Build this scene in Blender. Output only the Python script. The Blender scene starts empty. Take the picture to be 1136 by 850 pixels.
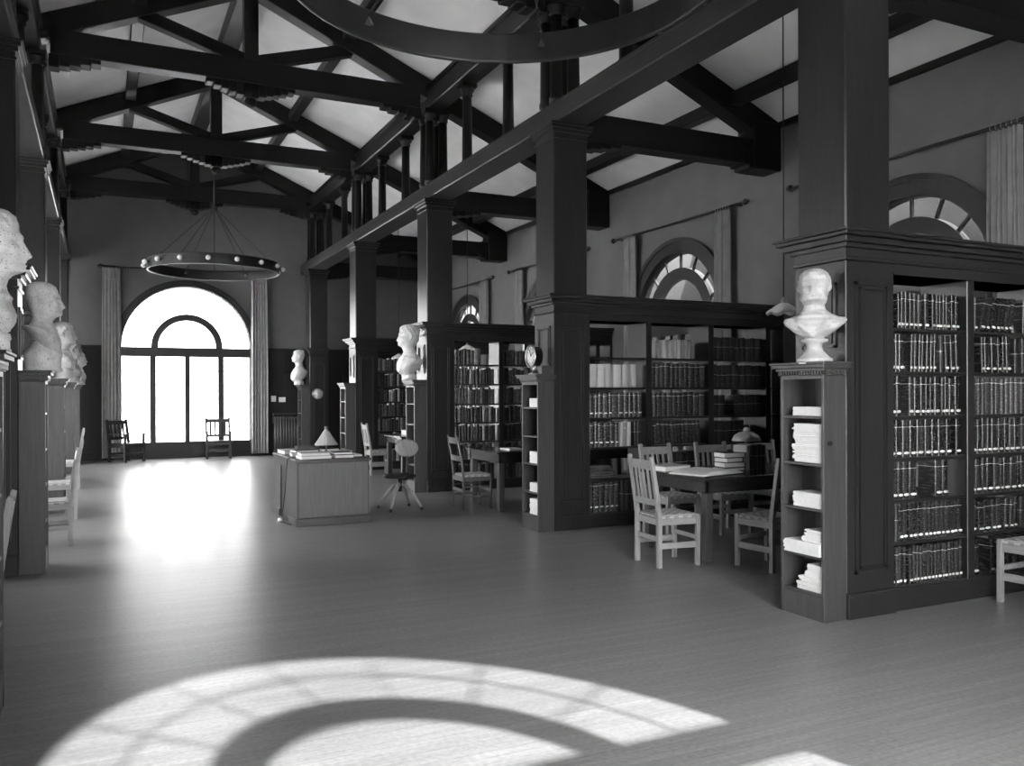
import bpy, math, random
from mathutils import Vector, Matrix
PI = math.pi
rnd = random.Random(11)
SC = bpy.context.scene
COL = SC.collection

# ------------------------------------------------------------------ helpers
class MB:
    """collects shapes and links them as one mesh object"""
    def __init__(self):
        self.v = []; self.f = []; self.s = []; self.m = []; self.mi = 0
    def add(self, vs, fs, smooth=False):
        b = len(self.v); self.v += [tuple(p) for p in vs]
        self.f += [tuple(b + i for i in q) for q in fs]; self.s += [smooth] * len(fs); self.m += [self.mi] * len(fs)
        return self
    def box(self, x0, x1, y0, y1, z0, z1, c=0.0):
        if x0 > x1: x0, x1 = x1, x0
        if y0 > y1: y0, y1 = y1, y0
        if z0 > z1: z0, z1 = z1, z0
        if c <= 0:
            return self.add([(x0,y0,z0),(x1,y0,z0),(x1,y1,z0),(x0,y1,z0),(x0,y0,z1),(x1,y0,z1),(x1,y1,z1),(x0,y1,z1)],
                            [(0,3,2,1),(4,5,6,7),(0,1,5,4),(1,2,6,5),(2,3,7,6),(3,0,4,7)])
        # chamfered box: eight corners cut into three points each
        P = {}; vs = []
        X = (x0, x1); Y = (y0, y1); Z = (z0, z1)
        for i in (0,1):
            for j in (0,1):
                for k in (0,1):
                    sx, sy, sz = 1-2*i, 1-2*j, 1-2*k
                    P[i,j,k,0] = len(vs); vs.append((X[i], Y[j]+sy*c, Z[k]+sz*c))
                    P[i,j,k,1] = len(vs); vs.append((X[i]+sx*c, Y[j], Z[k]+sz*c))
                    P[i,j,k,2] = len(vs); vs.append((X[i]+sx*c, Y[j]+sy*c, Z[k]))
        fs = []
        for i in (0,1):
            q = [P[i,0,0,0],P[i,1,0,0],P[i,1,1,0],P[i,0,1,0]]; fs.append(q if i else q[::-1])
            q = [P[0,i,0,1],P[1,i,0,1],P[1,i,1,1],P[0,i,1,1]]; fs.append(q[::-1] if i else q)
            q = [P[0,0,i,2],P[1,0,i,2],P[1,1,i,2],P[0,1,i,2]]; fs.append(q if i else q[::-1])
        for a in (0,1):
            for b in (0,1):
                fs.append([P[a,b,0,0],P[a,b,1,0],P[a,b,1,1],P[a,b,0,1]] if a == b else [P[a,b,0,0],P[a,b,0,1],P[a,b,1,1],P[a,b,1,0]])
                fs.append([P[a,0,b,0],P[a,0,b,2],P[a,1,b,2],P[a,1,b,0]] if a != b else [P[a,0,b,0],P[a,1,b,0],P[a,1,b,2],P[a,0,b,2]])
                fs.append([P[0,a,b,1],P[1,a,b,1],P[1,a,b,2],P[0,a,b,2]] if a != b else [P[0,a,b,1],P[0,a,b,2],P[1,a,b,2],P[1,a,b,1]])
        for i in (0,1):
            for j in (0,1):
                for k in (0,1):
                    t = [P[i,j,k,0],P[i,j,k,1],P[i,j,k,2]]
                    fs.append(t if (i+j+k) % 2 else t[::-1])
        return self.add(vs, fs)
    def bar(self, p0, p1, w, h, up=(0,0,1), c=0.0):
        """square timber from p0 to p1; w across, h along up"""
        p0 = Vector(p0); p1 = Vector(p1); d = (p1-p0).normalized(); up = Vector(up)
        s = d.cross(up)
        if s.length < 1e-6: s = d.cross(Vector((1,0,0)))
        s.normalize(); u = s.cross(d).normalized()
        L = (p1-p0).length
        m = MB().box(-w/2, w/2, 0, L, -h/2, h/2, c)
        vs = [p0 + s*a + d*b + u*e for a, b, e in m.v]
        return self.add(vs, m.f)
    def prism(self, poly, axis, a, b):
        """polygon in the two other axes (in x,y,z order), extruded along axis from a to b"""
        n = len(poly); o = {'x': lambda p, t: (t,p[0],p[1]), 'y': lambda p, t: (p[0],t,p[1]), 'z': lambda p, t: (p[0],p[1],t)}[axis]
        vs = [o(p, a) for p in poly] + [o(p, b) for p in poly]
        fs = [tuple(range(n))[::-1], tuple(range(n, 2*n))] + [(i, (i+1) % n, n+(i+1) % n, n+i) for i in range(n)]
        return self.add(vs, fs)
    def lathe(self, prof, c=(0,0), n=24, sx=1.0, sy=1.0):
        vs = []; fs = []
        for r, z in prof:
            for k in range(n):
                a = 2*PI*k/n; vs.append((c[0]+r*sx*math.cos(a), c[1]+r*sy*math.sin(a), z))
        m = len(prof)
        for i in range(m-1):
            for k in range(n):
                k2 = (k+1) % n; fs.append((i*n+k, i*n+k2, (i+1)*n+k2, (i+1)*n+k))
        fs.append(tuple(range(n))[::-1]); fs.append(tuple((m-1)*n+k for k in range(n)))
        return self.add(vs, fs, True)
    def tube(self, pts, r, n=8, closed=False):
        pts = [Vector(p) for p in pts]; m = len(pts); vs = []; fs = []
        ref = None
        for i, p in enumerate(pts):
            if closed: d = pts[(i+1) % m]-pts[i-1]
            else: d = pts[min(i+1, m-1)]-pts[max(i-1, 0)]
            d.normalize()
            if ref is None:
                ref = d.cross(Vector((0,0,1)))
                if ref.length < 1e-4: ref = Vector((1,0,0))
            ref = (ref-d*ref.dot(d)).normalized(); u = d.cross(ref)
            rr = r[i] if isinstance(r, (list, tuple)) else r
            for k in range(n):
                a = 2*PI*k/n; vs.append(p+ref*(rr*math.cos(a))+u*(rr*math.sin(a)))
        for i in range(m if closed else m-1):
            j = (i+1) % m
            for k in range(n):
                k2 = (k+1) % n; fs.append((i*n+k, i*n+k2, j*n+k2, j*n+k))
        if not closed:
            fs.append(tuple(range(n))[::-1]); fs.append(tuple((m-1)*n+k for k in range(n)))
        return self.add(vs, fs, True)
    def ball(self, c, r, n=12, m=8, sc=(1,1,1)):
        vs = []; fs = []
        for i in range(1, m):
            t = PI*i/m
            for k in range(n):
                a = 2*PI*k/n
                vs.append((c[0]+r*sc[0]*math.sin(t)*math.cos(a), c[1]+r*sc[1]*math.sin(t)*math.sin(a), c[2]+r*sc[2]*math.cos(t)))
        T = len(vs); vs += [(c[0],c[1],c[2]+r*sc[2]), (c[0],c[1],c[2]-r*sc[2])]
        for i in range(m-2):
            for k in range(n):
                k2 = (k+1) % n; fs.append((i*n+k, (i+1)*n+k, (i+1)*n+k2, i*n+k2))
        for k in range(n):
            k2 = (k+1) % n; fs.append((T, k, k2)); fs.append((T+1, (m-2)*n+k2, (m-2)*n+k))
        return self.add(vs, fs, True)
    def band(self, r0, r1, y0, y1, zc=0.0, a0=0.0, a1=PI, n=40, xc=0.0):
        """arch band (or a half disc when r0 is 0) in the x-z plane, from depth y0 to y1"""
        vs = []; fs = []
        for k in range(n+1):
            a = a0+(a1-a0)*k/n; c, s = math.cos(a), math.sin(a)
            vs += [(xc+r0*c,y0,zc+r0*s), (xc+r1*c,y0,zc+r1*s), (xc+r1*c,y1,zc+r1*s), (xc+r0*c,y1,zc+r0*s)]
        for k in range(n):
            b, e = 4*k, 4*k+4
            for q in range(4):
                q2 = (q+1) % 4
                if r0 == 0 and q == 3: continue
                fs.append((b+q, b+q2, e+q2, e+q))
        fs.append((0,1,2,3)); fs.append((4*n+3,4*n+2,4*n+1,4*n))
        return self.add(vs, fs)
    def move(self, M, start=0):
        self.v[start:] = [tuple(M @ Vector(p)) for p in self.v[start:]]
        return self
    def build(self, name, mat, parent=None, world=False, bevel=0.0):
        me = bpy.data.meshes.new(name)
        off = Vector(parent.location) if (world and parent is not None) else Vector((0,0,0))
        me.from_pydata([tuple(Vector(p)-off) for p in self.v], [], self.f)
        me.polygons.foreach_set('use_smooth', self.s)
        for q in (mat if isinstance(mat, (list, tuple)) else [mat]): me.materials.append(q)
        if any(self.m): me.polygons.foreach_set('material_index', self.m)
        me.update()
        import bmesh
        b = bmesh.new(); b.from_mesh(me); bmesh.ops.recalc_face_normals(b, faces=b.faces); b.to_mesh(me); b.free()
        o = bpy.data.objects.new(name, me); COL.objects.link(o)
        if parent is not None: o.parent = parent
        return o

def tag(o, label=None, cat=None, group=None, kind=None):
    if label: o['label'] = label
    if cat: o['category'] = cat
    if group: o['group'] = group
    if kind: o['kind'] = kind
    return o
def thing(name, label, cat, loc=(0,0,0), rz=0.0, group=None):
    o = bpy.data.objects.new(name, None); COL.objects.link(o)
    o.empty_display_size = 0.1
    o.location = loc; o.rotation_euler = (0,0,rz)
    return tag(o, label, cat, group)
def copy_tree(o, parent=None):
    c = o.copy(); COL.objects.link(c)
    if parent is not None: c.parent = parent
    for ch in list(o.children): copy_tree(ch, c)
    return c
NUM = ['zeroth','first','second','third','fourth','fifth','sixth','seventh','eighth','ninth','tenth','eleventh','twelfth','thirteenth',
       'fourteenth','fifteenth','sixteenth','seventeenth','eighteenth','nineteenth','twentieth']

# ------------------------------------------------------------------ materials (a black-and-white photograph: greys)
def nmat(name):
    m = bpy.data.materials.new(name); m.use_nodes = True
    nt = m.node_tree; b = nt.nodes['Principled BSDF']
    return m, nt, b
def G(v): return (v, v, v, 1)
def plain(name, v, rough=0.6, spec=0.3, metal=0.0, var=0.0, scale=20.0, emit=None):
    m, nt, b = nmat(name)
    b.inputs['Base Color'].default_value = G(v); b.inputs['Roughness'].default_value = rough
    b.inputs['Specular IOR Level'].default_value = spec; b.inputs['Metallic'].default_value = metal
    if var > 0:
        tc = nt.nodes.new('ShaderNodeTexCoord'); n = nt.nodes.new('ShaderNodeTexNoise'); r = nt.nodes.new('ShaderNodeMapRange')
        n.inputs['Scale'].default_value = scale; n.inputs['Detail'].default_value = 4
        nt.links.new(tc.outputs['Object'], n.inputs['Vector']); nt.links.new(n.outputs['Fac'], r.inputs['Value'])
        r.inputs['From Min'].default_value = 0.3; r.inputs['From Max'].default_value = 0.7
        r.inputs['To Min'].default_value = v*(1-var); r.inputs['To Max'].default_value = v*(1+var)
        nt.links.new(r.outputs['Result'], b.inputs['Base Color'])
    return m
def wood(name, v, rough=0.35, spec=0.5, var=0.35, axis='z', sc=1.0):
    """grained wood: noise stretched along one axis"""
    m, nt, b = nmat(name)
    tc = nt.nodes.new('ShaderNodeTexCoord'); mp = nt.nodes.new('ShaderNodeMapping'); n = nt.nodes.new('ShaderNodeTexNoise'); r = nt.nodes.new('ShaderNodeMapRange')
    s = {'x': (1.2,22,22), 'y': (22,1.2,22), 'z': (22,22,1.2)}[axis]
    mp.inputs['Scale'].default_value = tuple(q*sc for q in s)
    n.inputs['Scale'].default_value = 2.2; n.inputs['Detail'].default_value = 5; n.inputs['Roughness'].default_value = 0.6
    nt.links.new(tc.outputs['Object'], mp.inputs['Vector']); nt.links.new(mp.outputs['Vector'], n.inputs['Vector']); nt.links.new(n.outputs['Fac'], r.inputs['Value'])
    r.inputs['From Min'].default_value = 0.28; r.inputs['From Max'].default_value = 0.72
    r.inputs['To Min'].default_value = v*(1-var); r.inputs['To Max'].default_value = v*(1+var)
    nt.links.new(r.outputs['Result'], b.inputs['Base Color'])
    b.inputs['Roughness'].default_value = rough; b.inputs['Specular IOR Level'].default_value = spec
    return m
def floor_material():
    m, nt, b = nmat('floor_boards')
    L = nt.links.new; N = nt.nodes.new
    tc = N('ShaderNodeTexCoord'); sep = N('ShaderNodeSeparateXYZ'); L(tc.outputs['Object'], sep.inputs[0])
    # narrow boards running across the hall: a number per board, per plank, a joint line, and streaky grain
    yb = N('ShaderNodeMath'); yb.operation = 'DIVIDE'; yb.inputs[1].default_value = 0.057; L(sep.outputs['Y'], yb.inputs[0])
    fl = N('ShaderNodeMath'); fl.operation = 'FLOOR'; L(yb.outputs[0], fl.inputs[0])
    fr = N('ShaderNodeMath'); fr.operation = 'FRACT'; L(yb.outputs[0], fr.inputs[0])
    off = N('ShaderNodeMath'); off.operation = 'MULTIPLY'; off.inputs[1].default_value = 1.37; L(fl.outputs[0], off.inputs[0])
    xs = N('ShaderNodeMath'); xs.operation = 'DIVIDE'; xs.inputs[1].default_value = 2.6; L(sep.outputs['X'], xs.inputs[0])
    xo = N('ShaderNodeMath'); xo.operation = 'ADD'; L(xs.outputs[0], xo.inputs[0]); L(off.outputs[0], xo.inputs[1])
    xf = N('ShaderNodeMath'); xf.operation = 'FLOOR'; L(xo.outputs[0], xf.inputs[0])
    cmb = N('ShaderNodeCombineXYZ'); L(xf.outputs[0], cmb.inputs[0]); L(fl.outputs[0], cmb.inputs[1])
    wn = N('ShaderNodeTexWhiteNoise'); wn.noise_dimensions = '3D'; L(cmb.outputs[0], wn.inputs['Vector'])
    mp = N('ShaderNodeMapping'); mp.inputs['Scale'].default_value = (1.8, 46, 1); L(tc.outputs['Object'], mp.inputs['Vector'])
    n1 = N('ShaderNodeTexNoise'); n1.inputs['Scale'].default_value = 1.0; n1.inputs['Detail'].default_value = 8; n1.inputs['Roughness'].default_value = 0.72; L(mp.outputs[0], n1.inputs['Vector'])
    n2 = N('ShaderNodeTexNoise'); n2.inputs['Scale'].default_value = 38; n2.inputs['Detail'].default_value = 4; L(tc.outputs['Object'], n2.inputs['Vector'])
    jl = N('ShaderNodeMath'); jl.operation = 'GREATER_THAN'; jl.inputs[1].default_value = 0.06; L(fr.outputs[0], jl.inputs[0])
    r1 = N('ShaderNodeMapRange'); r1.inputs['From Min'].default_value = 0.25; r1.inputs['From Max'].default_value = 0.75; r1.inputs['To Min'].default_value = 0.70; r1.inputs['To Max'].default_value = 1.30; L(n1.outputs['Fac'], r1.inputs['Value'])
    r2 = N('ShaderNodeMapRange'); r2.inputs['To Min'].default_value = 0.92; r2.inputs['To Max'].default_value = 1.08; L(wn.outputs['Value'], r2.inputs['Value'])
    r3 = N('ShaderNodeMapRange'); r3.inputs['From Min'].default_value = 0.3; r3.inputs['From Max'].default_value = 0.7; r3.inputs['To Min'].default_value = 0.84; r3.inputs['To Max'].default_value = 1.16; L(n2.outputs['Fac'], r3.inputs['Value'])
    r4 = N('ShaderNodeMapRange'); r4.inputs['To Min'].default_value = 0.72; r4.inputs['To Max'].default_value = 1.0; L(jl.outputs[0], r4.inputs['Value'])
    cur = None
    for r in (r1, r2, r3, r4):
        if cur is None: cur = r.outputs[0]; continue
        k = N('ShaderNodeMath'); k.operation = 'MULTIPLY'; L(cur, k.inputs[0]); L(r.outputs[0], k.inputs[1]); cur = k.outputs[0]
    k = N('ShaderNodeMath'); k.operation = 'MULTIPLY'; k.inputs[1].default_value = FLOOR_V; L(cur, k.inputs[0])
    L(k.outputs[0], b.inputs['Base Color'])
    rr = N('ShaderNodeMapRange'); rr.inputs['From Min'].default_value = 0.25; rr.inputs['From Max'].default_value = 0.75; rr.inputs['To Min'].default_value = 0.26; rr.inputs['To Max'].default_value = 0.40; L(n1.outputs['Fac'], rr.inputs['Value'])
    L(rr.outputs[0], b.inputs['Roughness'])
    b.inputs['Specular IOR Level'].default_value = 0.32
    bp = N('ShaderNodeBump'); bp.inputs['Strength'].default_value = 0.10; bp.inputs['Distance'].default_value = 0.004; L(n1.outputs['Fac'], bp.inputs['Height']); L(bp.outputs[0], b.inputs['Normal'])
    return m
def book_material(name, v, band, lettering, rough=0.42):
    """cloth or leather spine with pale bands and rubbed lettering across it"""
    m, nt, b = nmat(name)
    L = nt.links.new; N = nt.nodes.new
    tc = N('ShaderNodeTexCoord'); sep = N('ShaderNodeSeparateXYZ'); L(tc.outputs['Generated'], sep.inputs[0])
    info = N('ShaderNodeObjectInfo')
    ramp = N('ShaderNodeValToRGB'); ramp.color_ramp.interpolation = 'CONSTANT'
    el = ramp.color_ramp.elements
    el[0].position = 0; el[0].color = G(0); el[1].position = 0.985; el[1].color = G(0.0)
    for p, w in band:
        e = el.new(p); e.color = G(1); e = el.new(p+w); e.color = G(0)
    L(sep.outputs['Z'], ramp.inputs[0])
    mp = N('ShaderNodeMapping'); mp.inputs['Scale'].default_value = (6, 2, 26); L(tc.outputs['Generated'], mp.inputs['Vector'])
    add = N('ShaderNodeVectorMath'); add.operation = 'ADD'; L(mp.outputs[0], add.inputs[0])
    k0 = N('ShaderNodeMath'); k0.operation = 'MULTIPLY'; k0.inputs[1].default_value = 57.0; L(info.outputs['Random'], k0.inputs[0]); L(k0.outputs[0], add.inputs[1])
    n = N('ShaderNodeTexNoise'); n.inputs['Scale'].default_value = 1.0; n.inputs['Detail'].default_value = 3; L(add.outputs[0], n.inputs['Vector'])
    th = N('ShaderNodeMapRange'); th.inputs['From Min'].default_value = 0.55; th.inputs['From Max'].default_value = 0.62; th.inputs['To Max'].default_value = lettering; L(n.outputs['Fac'], th.inputs['Value'])
    mx = N('ShaderNodeMath'); mx.operation = 'MAXIMUM'; L(ramp.outputs[0], mx.inputs[0]); L(th.outputs[0], mx.inputs[1])
    vr = N('ShaderNodeMapRange'); vr.inputs['To Min'].default_value = v*0.6; vr.inputs['To Max'].default_value = v*1.5; L(info.outputs['Random'], vr.inputs['Value'])
    mix = N('ShaderNodeMix'); mix.data_type = 'FLOAT'; L(mx.outputs[0], mix.inputs[0]); L(vr.outputs[0], mix.inputs[2]); mix.inputs[3].default_value = 0.5
    L(mix.outputs[0], b.inputs['Base Color'])
    b.inputs['Roughness'].default_value = rough; b.inputs['Specular IOR Level'].default_value = 0.5
    return m
def glass_material():
    m = bpy.data.materials.new('window_glass'); m.use_nodes = True; nt = m.node_tree; nt.nodes.clear()
    o = nt.nodes.new('ShaderNodeOutputMaterial'); mx = nt.nodes.new('ShaderNodeMixShader'); t = nt.nodes.new('ShaderNodeBsdfTransparent'); g = nt.nodes.new('ShaderNodeBsdfGlossy'); f = nt.nodes.new('ShaderNodeFresnel')
    t.inputs['Color'].default_value = G(0.95); g.inputs['Roughness'].default_value = 0.05; f.inputs['IOR'].default_value = 1.45
    ge = nt.nodes.new('ShaderNodeNewGeometry'); iv = nt.nodes.new('ShaderNodeMath'); iv.operation = 'SUBTRACT'; iv.inputs[0].default_value = 1.0; ml = nt.nodes.new('ShaderNodeMath'); ml.operation = 'MULTIPLY'
    nt.links.new(ge.outputs['Backfacing'], iv.inputs[1]); nt.links.new(f.outputs[0], ml.inputs[0]); nt.links.new(iv.outputs[0], ml.inputs[1])
    nt.links.new(ml.outputs[0], mx.inputs[0]); nt.links.new(t.outputs[0], mx.inputs[1]); nt.links.new(g.outputs[0], mx.inputs[2]); nt.links.new(mx.outputs[0], o.inputs['Surface'])
    return m
def marble_material(name, v, speck):
    m, nt, b = nmat(name)
    L = nt.links.new; N = nt.nodes.new
    tc = N('ShaderNodeTexCoord'); n = N('ShaderNodeTexNoise'); n.inputs['Scale'].default_value = 130; n.inputs['Detail'].default_value = 2; L(tc.outputs['Object'], n.inputs['Vector'])
    r = N('ShaderNodeMapRange'); r.inputs['From Min'].default_value = 0.60; r.inputs['From Max'].default_value = 0.68; r.inputs['To Min'].default_value = v; r.inputs['To Max'].default_value = v*(1-speck); L(n.outputs['Fac'], r.inputs['Value'])
    n2 = N('ShaderNodeTexNoise'); n2.inputs['Scale'].default_value = 14; n2.inputs['Detail'].default_value = 5; L(tc.outputs['Object'], n2.inputs['Vector'])
    r2 = N('ShaderNodeMapRange'); r2.inputs['From Min'].default_value = 0.3; r2.inputs['From Max'].default_value = 0.7; r2.inputs['To Min'].default_value = 0.8; r2.inputs['To Max'].default_value = 1.08; L(n2.outputs['Fac'], r2.inputs['Value'])
    k = N('ShaderNodeMath'); k.operation = 'MULTIPLY'; L(r.outputs[0], k.inputs[0]); L(r2.outputs[0], k.inputs[1]); L(k.outputs[0], b.inputs['Base Color'])
    b.inputs['Roughness'].default_value = 0.55
    return m

FLOOR_V = 0.20
SKY, SKYB, SKYX, SUN, EXPO = 4.6, 16.0, -0.9, 9.8, 1.15
M = dict(
    floor=floor_material(),
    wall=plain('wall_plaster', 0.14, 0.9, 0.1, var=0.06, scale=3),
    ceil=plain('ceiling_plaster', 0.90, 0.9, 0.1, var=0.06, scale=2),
    case=wood('bookcase_wood', 0.021, 0.28, 0.5, 0.3, 'z'),
    caseh=wood('bookcase_wood_level', 0.021, 0.28, 0.5, 0.3, 'x'),
    casey=wood('cap_wood', 0.021, 0.28, 0.5, 0.3, 'y'),
    beam=wood('roof_timber', 0.008, 0.5, 0.2, 0.3, 'x'),
    beamy=wood('roof_timber_lengthwise', 0.010, 0.42, 0.3, 0.3, 'y'),
    beamz=wood('roof_timber_upright', 0.008, 0.42, 0.3, 0.3, 'z'),
    wains=wood('wainscot_wood', 0.016, 0.6, 0.2, 0.3, 'z'),
    beama=wood('arcade_timber', 0.028, 0.4, 0.4, 0.4, 'y'),
    endsh=wood('end_shelf_wood', 0.05, 0.4, 0.5, 0.3, 'z'),
    oak=wood('chair_oak', 0.30, 0.42, 0.5, 0.25, 'z'),
    oakx=wood('chair_oak_level', 0.30, 0.42, 0.5, 0.25, 'y'),
    oakd=wood('ladder_chair_wood', 0.09, 0.35, 0.5, 0.25, 'z'),
    cane=None,
    darkchair=wood('armchair_wood', 0.018, 0.4, 0.5, 0.3, 'z'),
    table=wood('table_wood', 0.035, 0.2, 0.5, 0.3, 'x'),
    tablez=wood('table_leg_wood', 0.06, 0.35, 0.5, 0.3, 'z'),
    desk=wood('desk_panel_wood', 0.12, 0.45, 0.4, 0.18, 'z'),
    deskd=wood('desk_frame_wood', 0.045, 0.35, 0.5, 0.3, 'y'),
    frame=wood('window_frame_wood', 0.018, 0.45, 0.4, 0.2, 'z'),
    lead=plain('glazing_lead', 0.25, 0.6),
    glass=glass_material(),
    curtain=plain('curtain_cloth', 0.34, 0.85, 0.1, var=0.12, scale=6),
    metal=plain('dark_iron', 0.012, 0.45, 0.5),
    brass=plain('brass', 0.35, 0.3, 0.5, 1.0),
    bulb=plain('milk_glass', 0.8, 0.2, 0.5),
    paper=plain('paper', 0.80, 0.8, 0.2, var=0.05, scale=30),
    pages=plain('page_edges', 0.55, 0.8, 0.1, var=0.1, scale=60),
    tagm=plain('spine_tag_paper', 0.85, 0.7, 0.2),
    marble=marble_material('plaster_white', 0.72, 0.45),
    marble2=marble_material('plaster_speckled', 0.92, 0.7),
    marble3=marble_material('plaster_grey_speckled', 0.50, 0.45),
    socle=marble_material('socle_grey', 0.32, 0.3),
    shade=plain('lamp_shade_glass', 0.40, 0.3, 0.5),
    shadew=plain('lamp_shade_white', 0.8, 0.35, 0.5),
    dial=plain('clock_dial', 0.8, 0.5, 0.3),
    cloth=plain('folded_cloth', 0.10, 0.9, 0.1, var=0.3, scale=15),
    radiator=plain('radiator_paint', 0.10, 0.4, 0.5),
    tin=plain('dark_tin', 0.05, 0.35, 0.5),
    ground=plain('outdoor_ground', 0.85, 0.9, 0.1, var=0.1, scale=0.5),
    render=plain('outdoor_brick', 0.06, 0.9, 0.1, var=0.1, scale=1),
    stucco=plain('outdoor_pale_render', 0.07, 0.9, 0.1, var=0.1, scale=1),
    slate=plain('outdoor_slates', 0.03, 0.8, 0.2, var=0.2, scale=3),
)
def cane_material():
    m, nt, b = nmat('woven_rush')
    L = nt.links.new; N = nt.nodes.new
    tc = N('ShaderNodeTexCoord'); ck = N('ShaderNodeTexChecker'); ck.inputs['Scale'].default_value = 22
    ck.inputs['Color1'].default_value = G(0.5); ck.inputs['Color2'].default_value = G(0.3)
    L(tc.outputs['Object'], ck.inputs['Vector']); L(ck.outputs[0], b.inputs['Base Color']); b.inputs['Roughness'].default_value = 0.7
    return m
M['cane'] = cane_material()
BK = dict(
    tagged=book_material('book_dark_cloth', 0.018, [(0.80,0.012)], 0.10, 0.16),
    banded=book_material('book_banded_leather', 0.04, [(0.88,0.014)], 0.3, 0.18),
    pale=book_material('book_pale_buckram', 0.42, [(0.75,0.03)], 0.0, 0.6),
    mid=book_material('book_brown_cloth', 0.045, [(0.85,0.02)], 0.2, 0.25),
    dark=book_material('book_black_cloth', 0.02, [(0.55,0.015)], 0.12),
)
BKTXT = dict(tagged='dark book with white tag', banded='banded leather volume', pale='pale book', mid='worn brown volume', dark='dark cloth book')

# ------------------------------------------------------------------ measures of the hall (metres)
XC = 1.95                      # middle of the nave
XP, XPL = 4.547, -0.647        # nave faces of the pier pedestals
XR, XL = 7.95, -4.05           # aisle walls
YB, YF = 21.92, -0.37          # far wall and the wall behind the camera
BAY = 4.1444
PY = [4.232 + BAY*i for i in range(5)]     # near faces of the five piers
PD = 0.47                                  # their depth
PCY = [y + 0.235 for y in PY]
ZC = 2.645                                 # top of the bookcase cornice
WAINSCOT = 2.66
def roof_z(x): return 7.67 - 0.435*abs(x-XC)

# ------------------------------------------------------------------ the shell
o = MB().box(XL-0.15, XR+0.15, YF-0.15, YB+0.15, -0.15, 0).build('floor', M['floor']); tag(o, 'polished narrow-board wooden floor with streaked grain', 'floor', kind='structure')
t = 0.18
prof = [(XL-0.5, roof_z(XL-0.5)), (XC, roof_z(XC)), (XR+0.5, roof_z(XR+0.5)), (XR+0.5, roof_z(XR+0.5)+t), (XC, roof_z(XC)+t), (XL-0.5, roof_z(XL-0.5)+t)]
m = MB(); m.prism([prof[0],prof[1],prof[4],prof[5]], 'y', YF-0.3, YB+0.3); m.prism([prof[1],prof[2],prof[3],prof[4]], 'y', YF-0.3, YB+0.3)
tag(m.build('ceiling', M['ceil']), 'pale plaster ceiling following the pitch of the roof', 'ceiling', kind='structure')

def arched_wall(name, to3, u0, u1, top, ops, thick, breaks, label):
    """wall with round-headed openings: ops = (centre, radius, springing height, sill height)"""
    m = MB(); us = sorted(set([u0, u1] + [b for b in breaks if u0 < b < u1] + [e for c, r, zs, zb in ops for e in (c-r, c+r)]))
    def quad(p):                                    # p: (u,z) loop, both faces
        m.add([to3(u, 0, z) for u, z in p], [tuple(range(len(p)))]); m.add([to3(u, thick, z) for u, z in p], [tuple(range(len(p)))[::-1]])
    for a, b in zip(us, us[1:]):
        mid = (a+b)/2; op = [q for q in ops if q[0]-q[1] < mid < q[0]+q[1]]
        if not op:
            quad([(a,0),(b,0),(b,top(b)),(a,top(a))]); continue
        c, r, zs, zb = op[0]
        if zb > 0.01: quad([(a,0),(b,0),(b,zb),(a,zb)])
        a0, b0 = math.acos(max(-1,min(1,(a-c)/r))), math.acos(max(-1,min(1,(b-c)/r)))
        K = 28
        for k in range(K):
            t0, t1 = a0+(b0-a0)*k/K, a0+(b0-a0)*(k+1)/K
            p, q = c+r*math.cos(t0), c+r*math.cos(t1)
            quad([(p, zs+r*math.sin(t0)), (q, zs+r*math.sin(t1)), (q, top(q)), (p, top(p))])
    for c, r, zs, zb in ops:                        # reveals
        pts = [(c-r, zb), (c-r, zs)] + [(c-r*math.cos(PI*k/48), zs+r*math.sin(PI*k/48)) for k in range(49)] + [(c+r, zs), (c+r, zb)]
        for (p, pz), (q, qz) in zip(pts, pts[1:] + pts[:1]):
            m.add([to3(p,0,pz), to3(q,0,qz), to3(q,thick,qz), to3(p,thick,pz)], [(0,1,2,3)])
    o = m.build(name, M['wall']); return tag(o, label, 'wall', kind='structure')
TH = 0.14
WB = (1.86, 1.475, 2.65, 0.0)
WF = (1.98, 1.475, 2.65, 0.0)
SIDE = [PCY[0]+BAY*(k-0.5) for k in range(0, 5)]     # middles of the bays: window positions on the aisle walls
SR, SS, SB = 1.04, 2.65, 0.45
LR = 1.42                                            # unseen windows of the other aisle, made wider to let in more daylight
NY = 12.03                                           # narrow window beside the second case
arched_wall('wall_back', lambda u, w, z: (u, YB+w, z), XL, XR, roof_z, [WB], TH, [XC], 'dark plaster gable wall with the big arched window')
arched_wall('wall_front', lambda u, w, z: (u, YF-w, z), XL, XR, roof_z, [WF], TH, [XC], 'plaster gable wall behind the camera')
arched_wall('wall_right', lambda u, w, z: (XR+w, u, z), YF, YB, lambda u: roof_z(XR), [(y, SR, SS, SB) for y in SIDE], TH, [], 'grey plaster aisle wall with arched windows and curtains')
arched_wall('wall_left', lambda u, w, z: (XL-w, u, z), YF, YB, lambda u: roof_z(XL), [(y, LR, SS, SB) for y in SIDE[2:]], TH, [], 'plaster aisle wall with arched windows beyond the busts')

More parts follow.
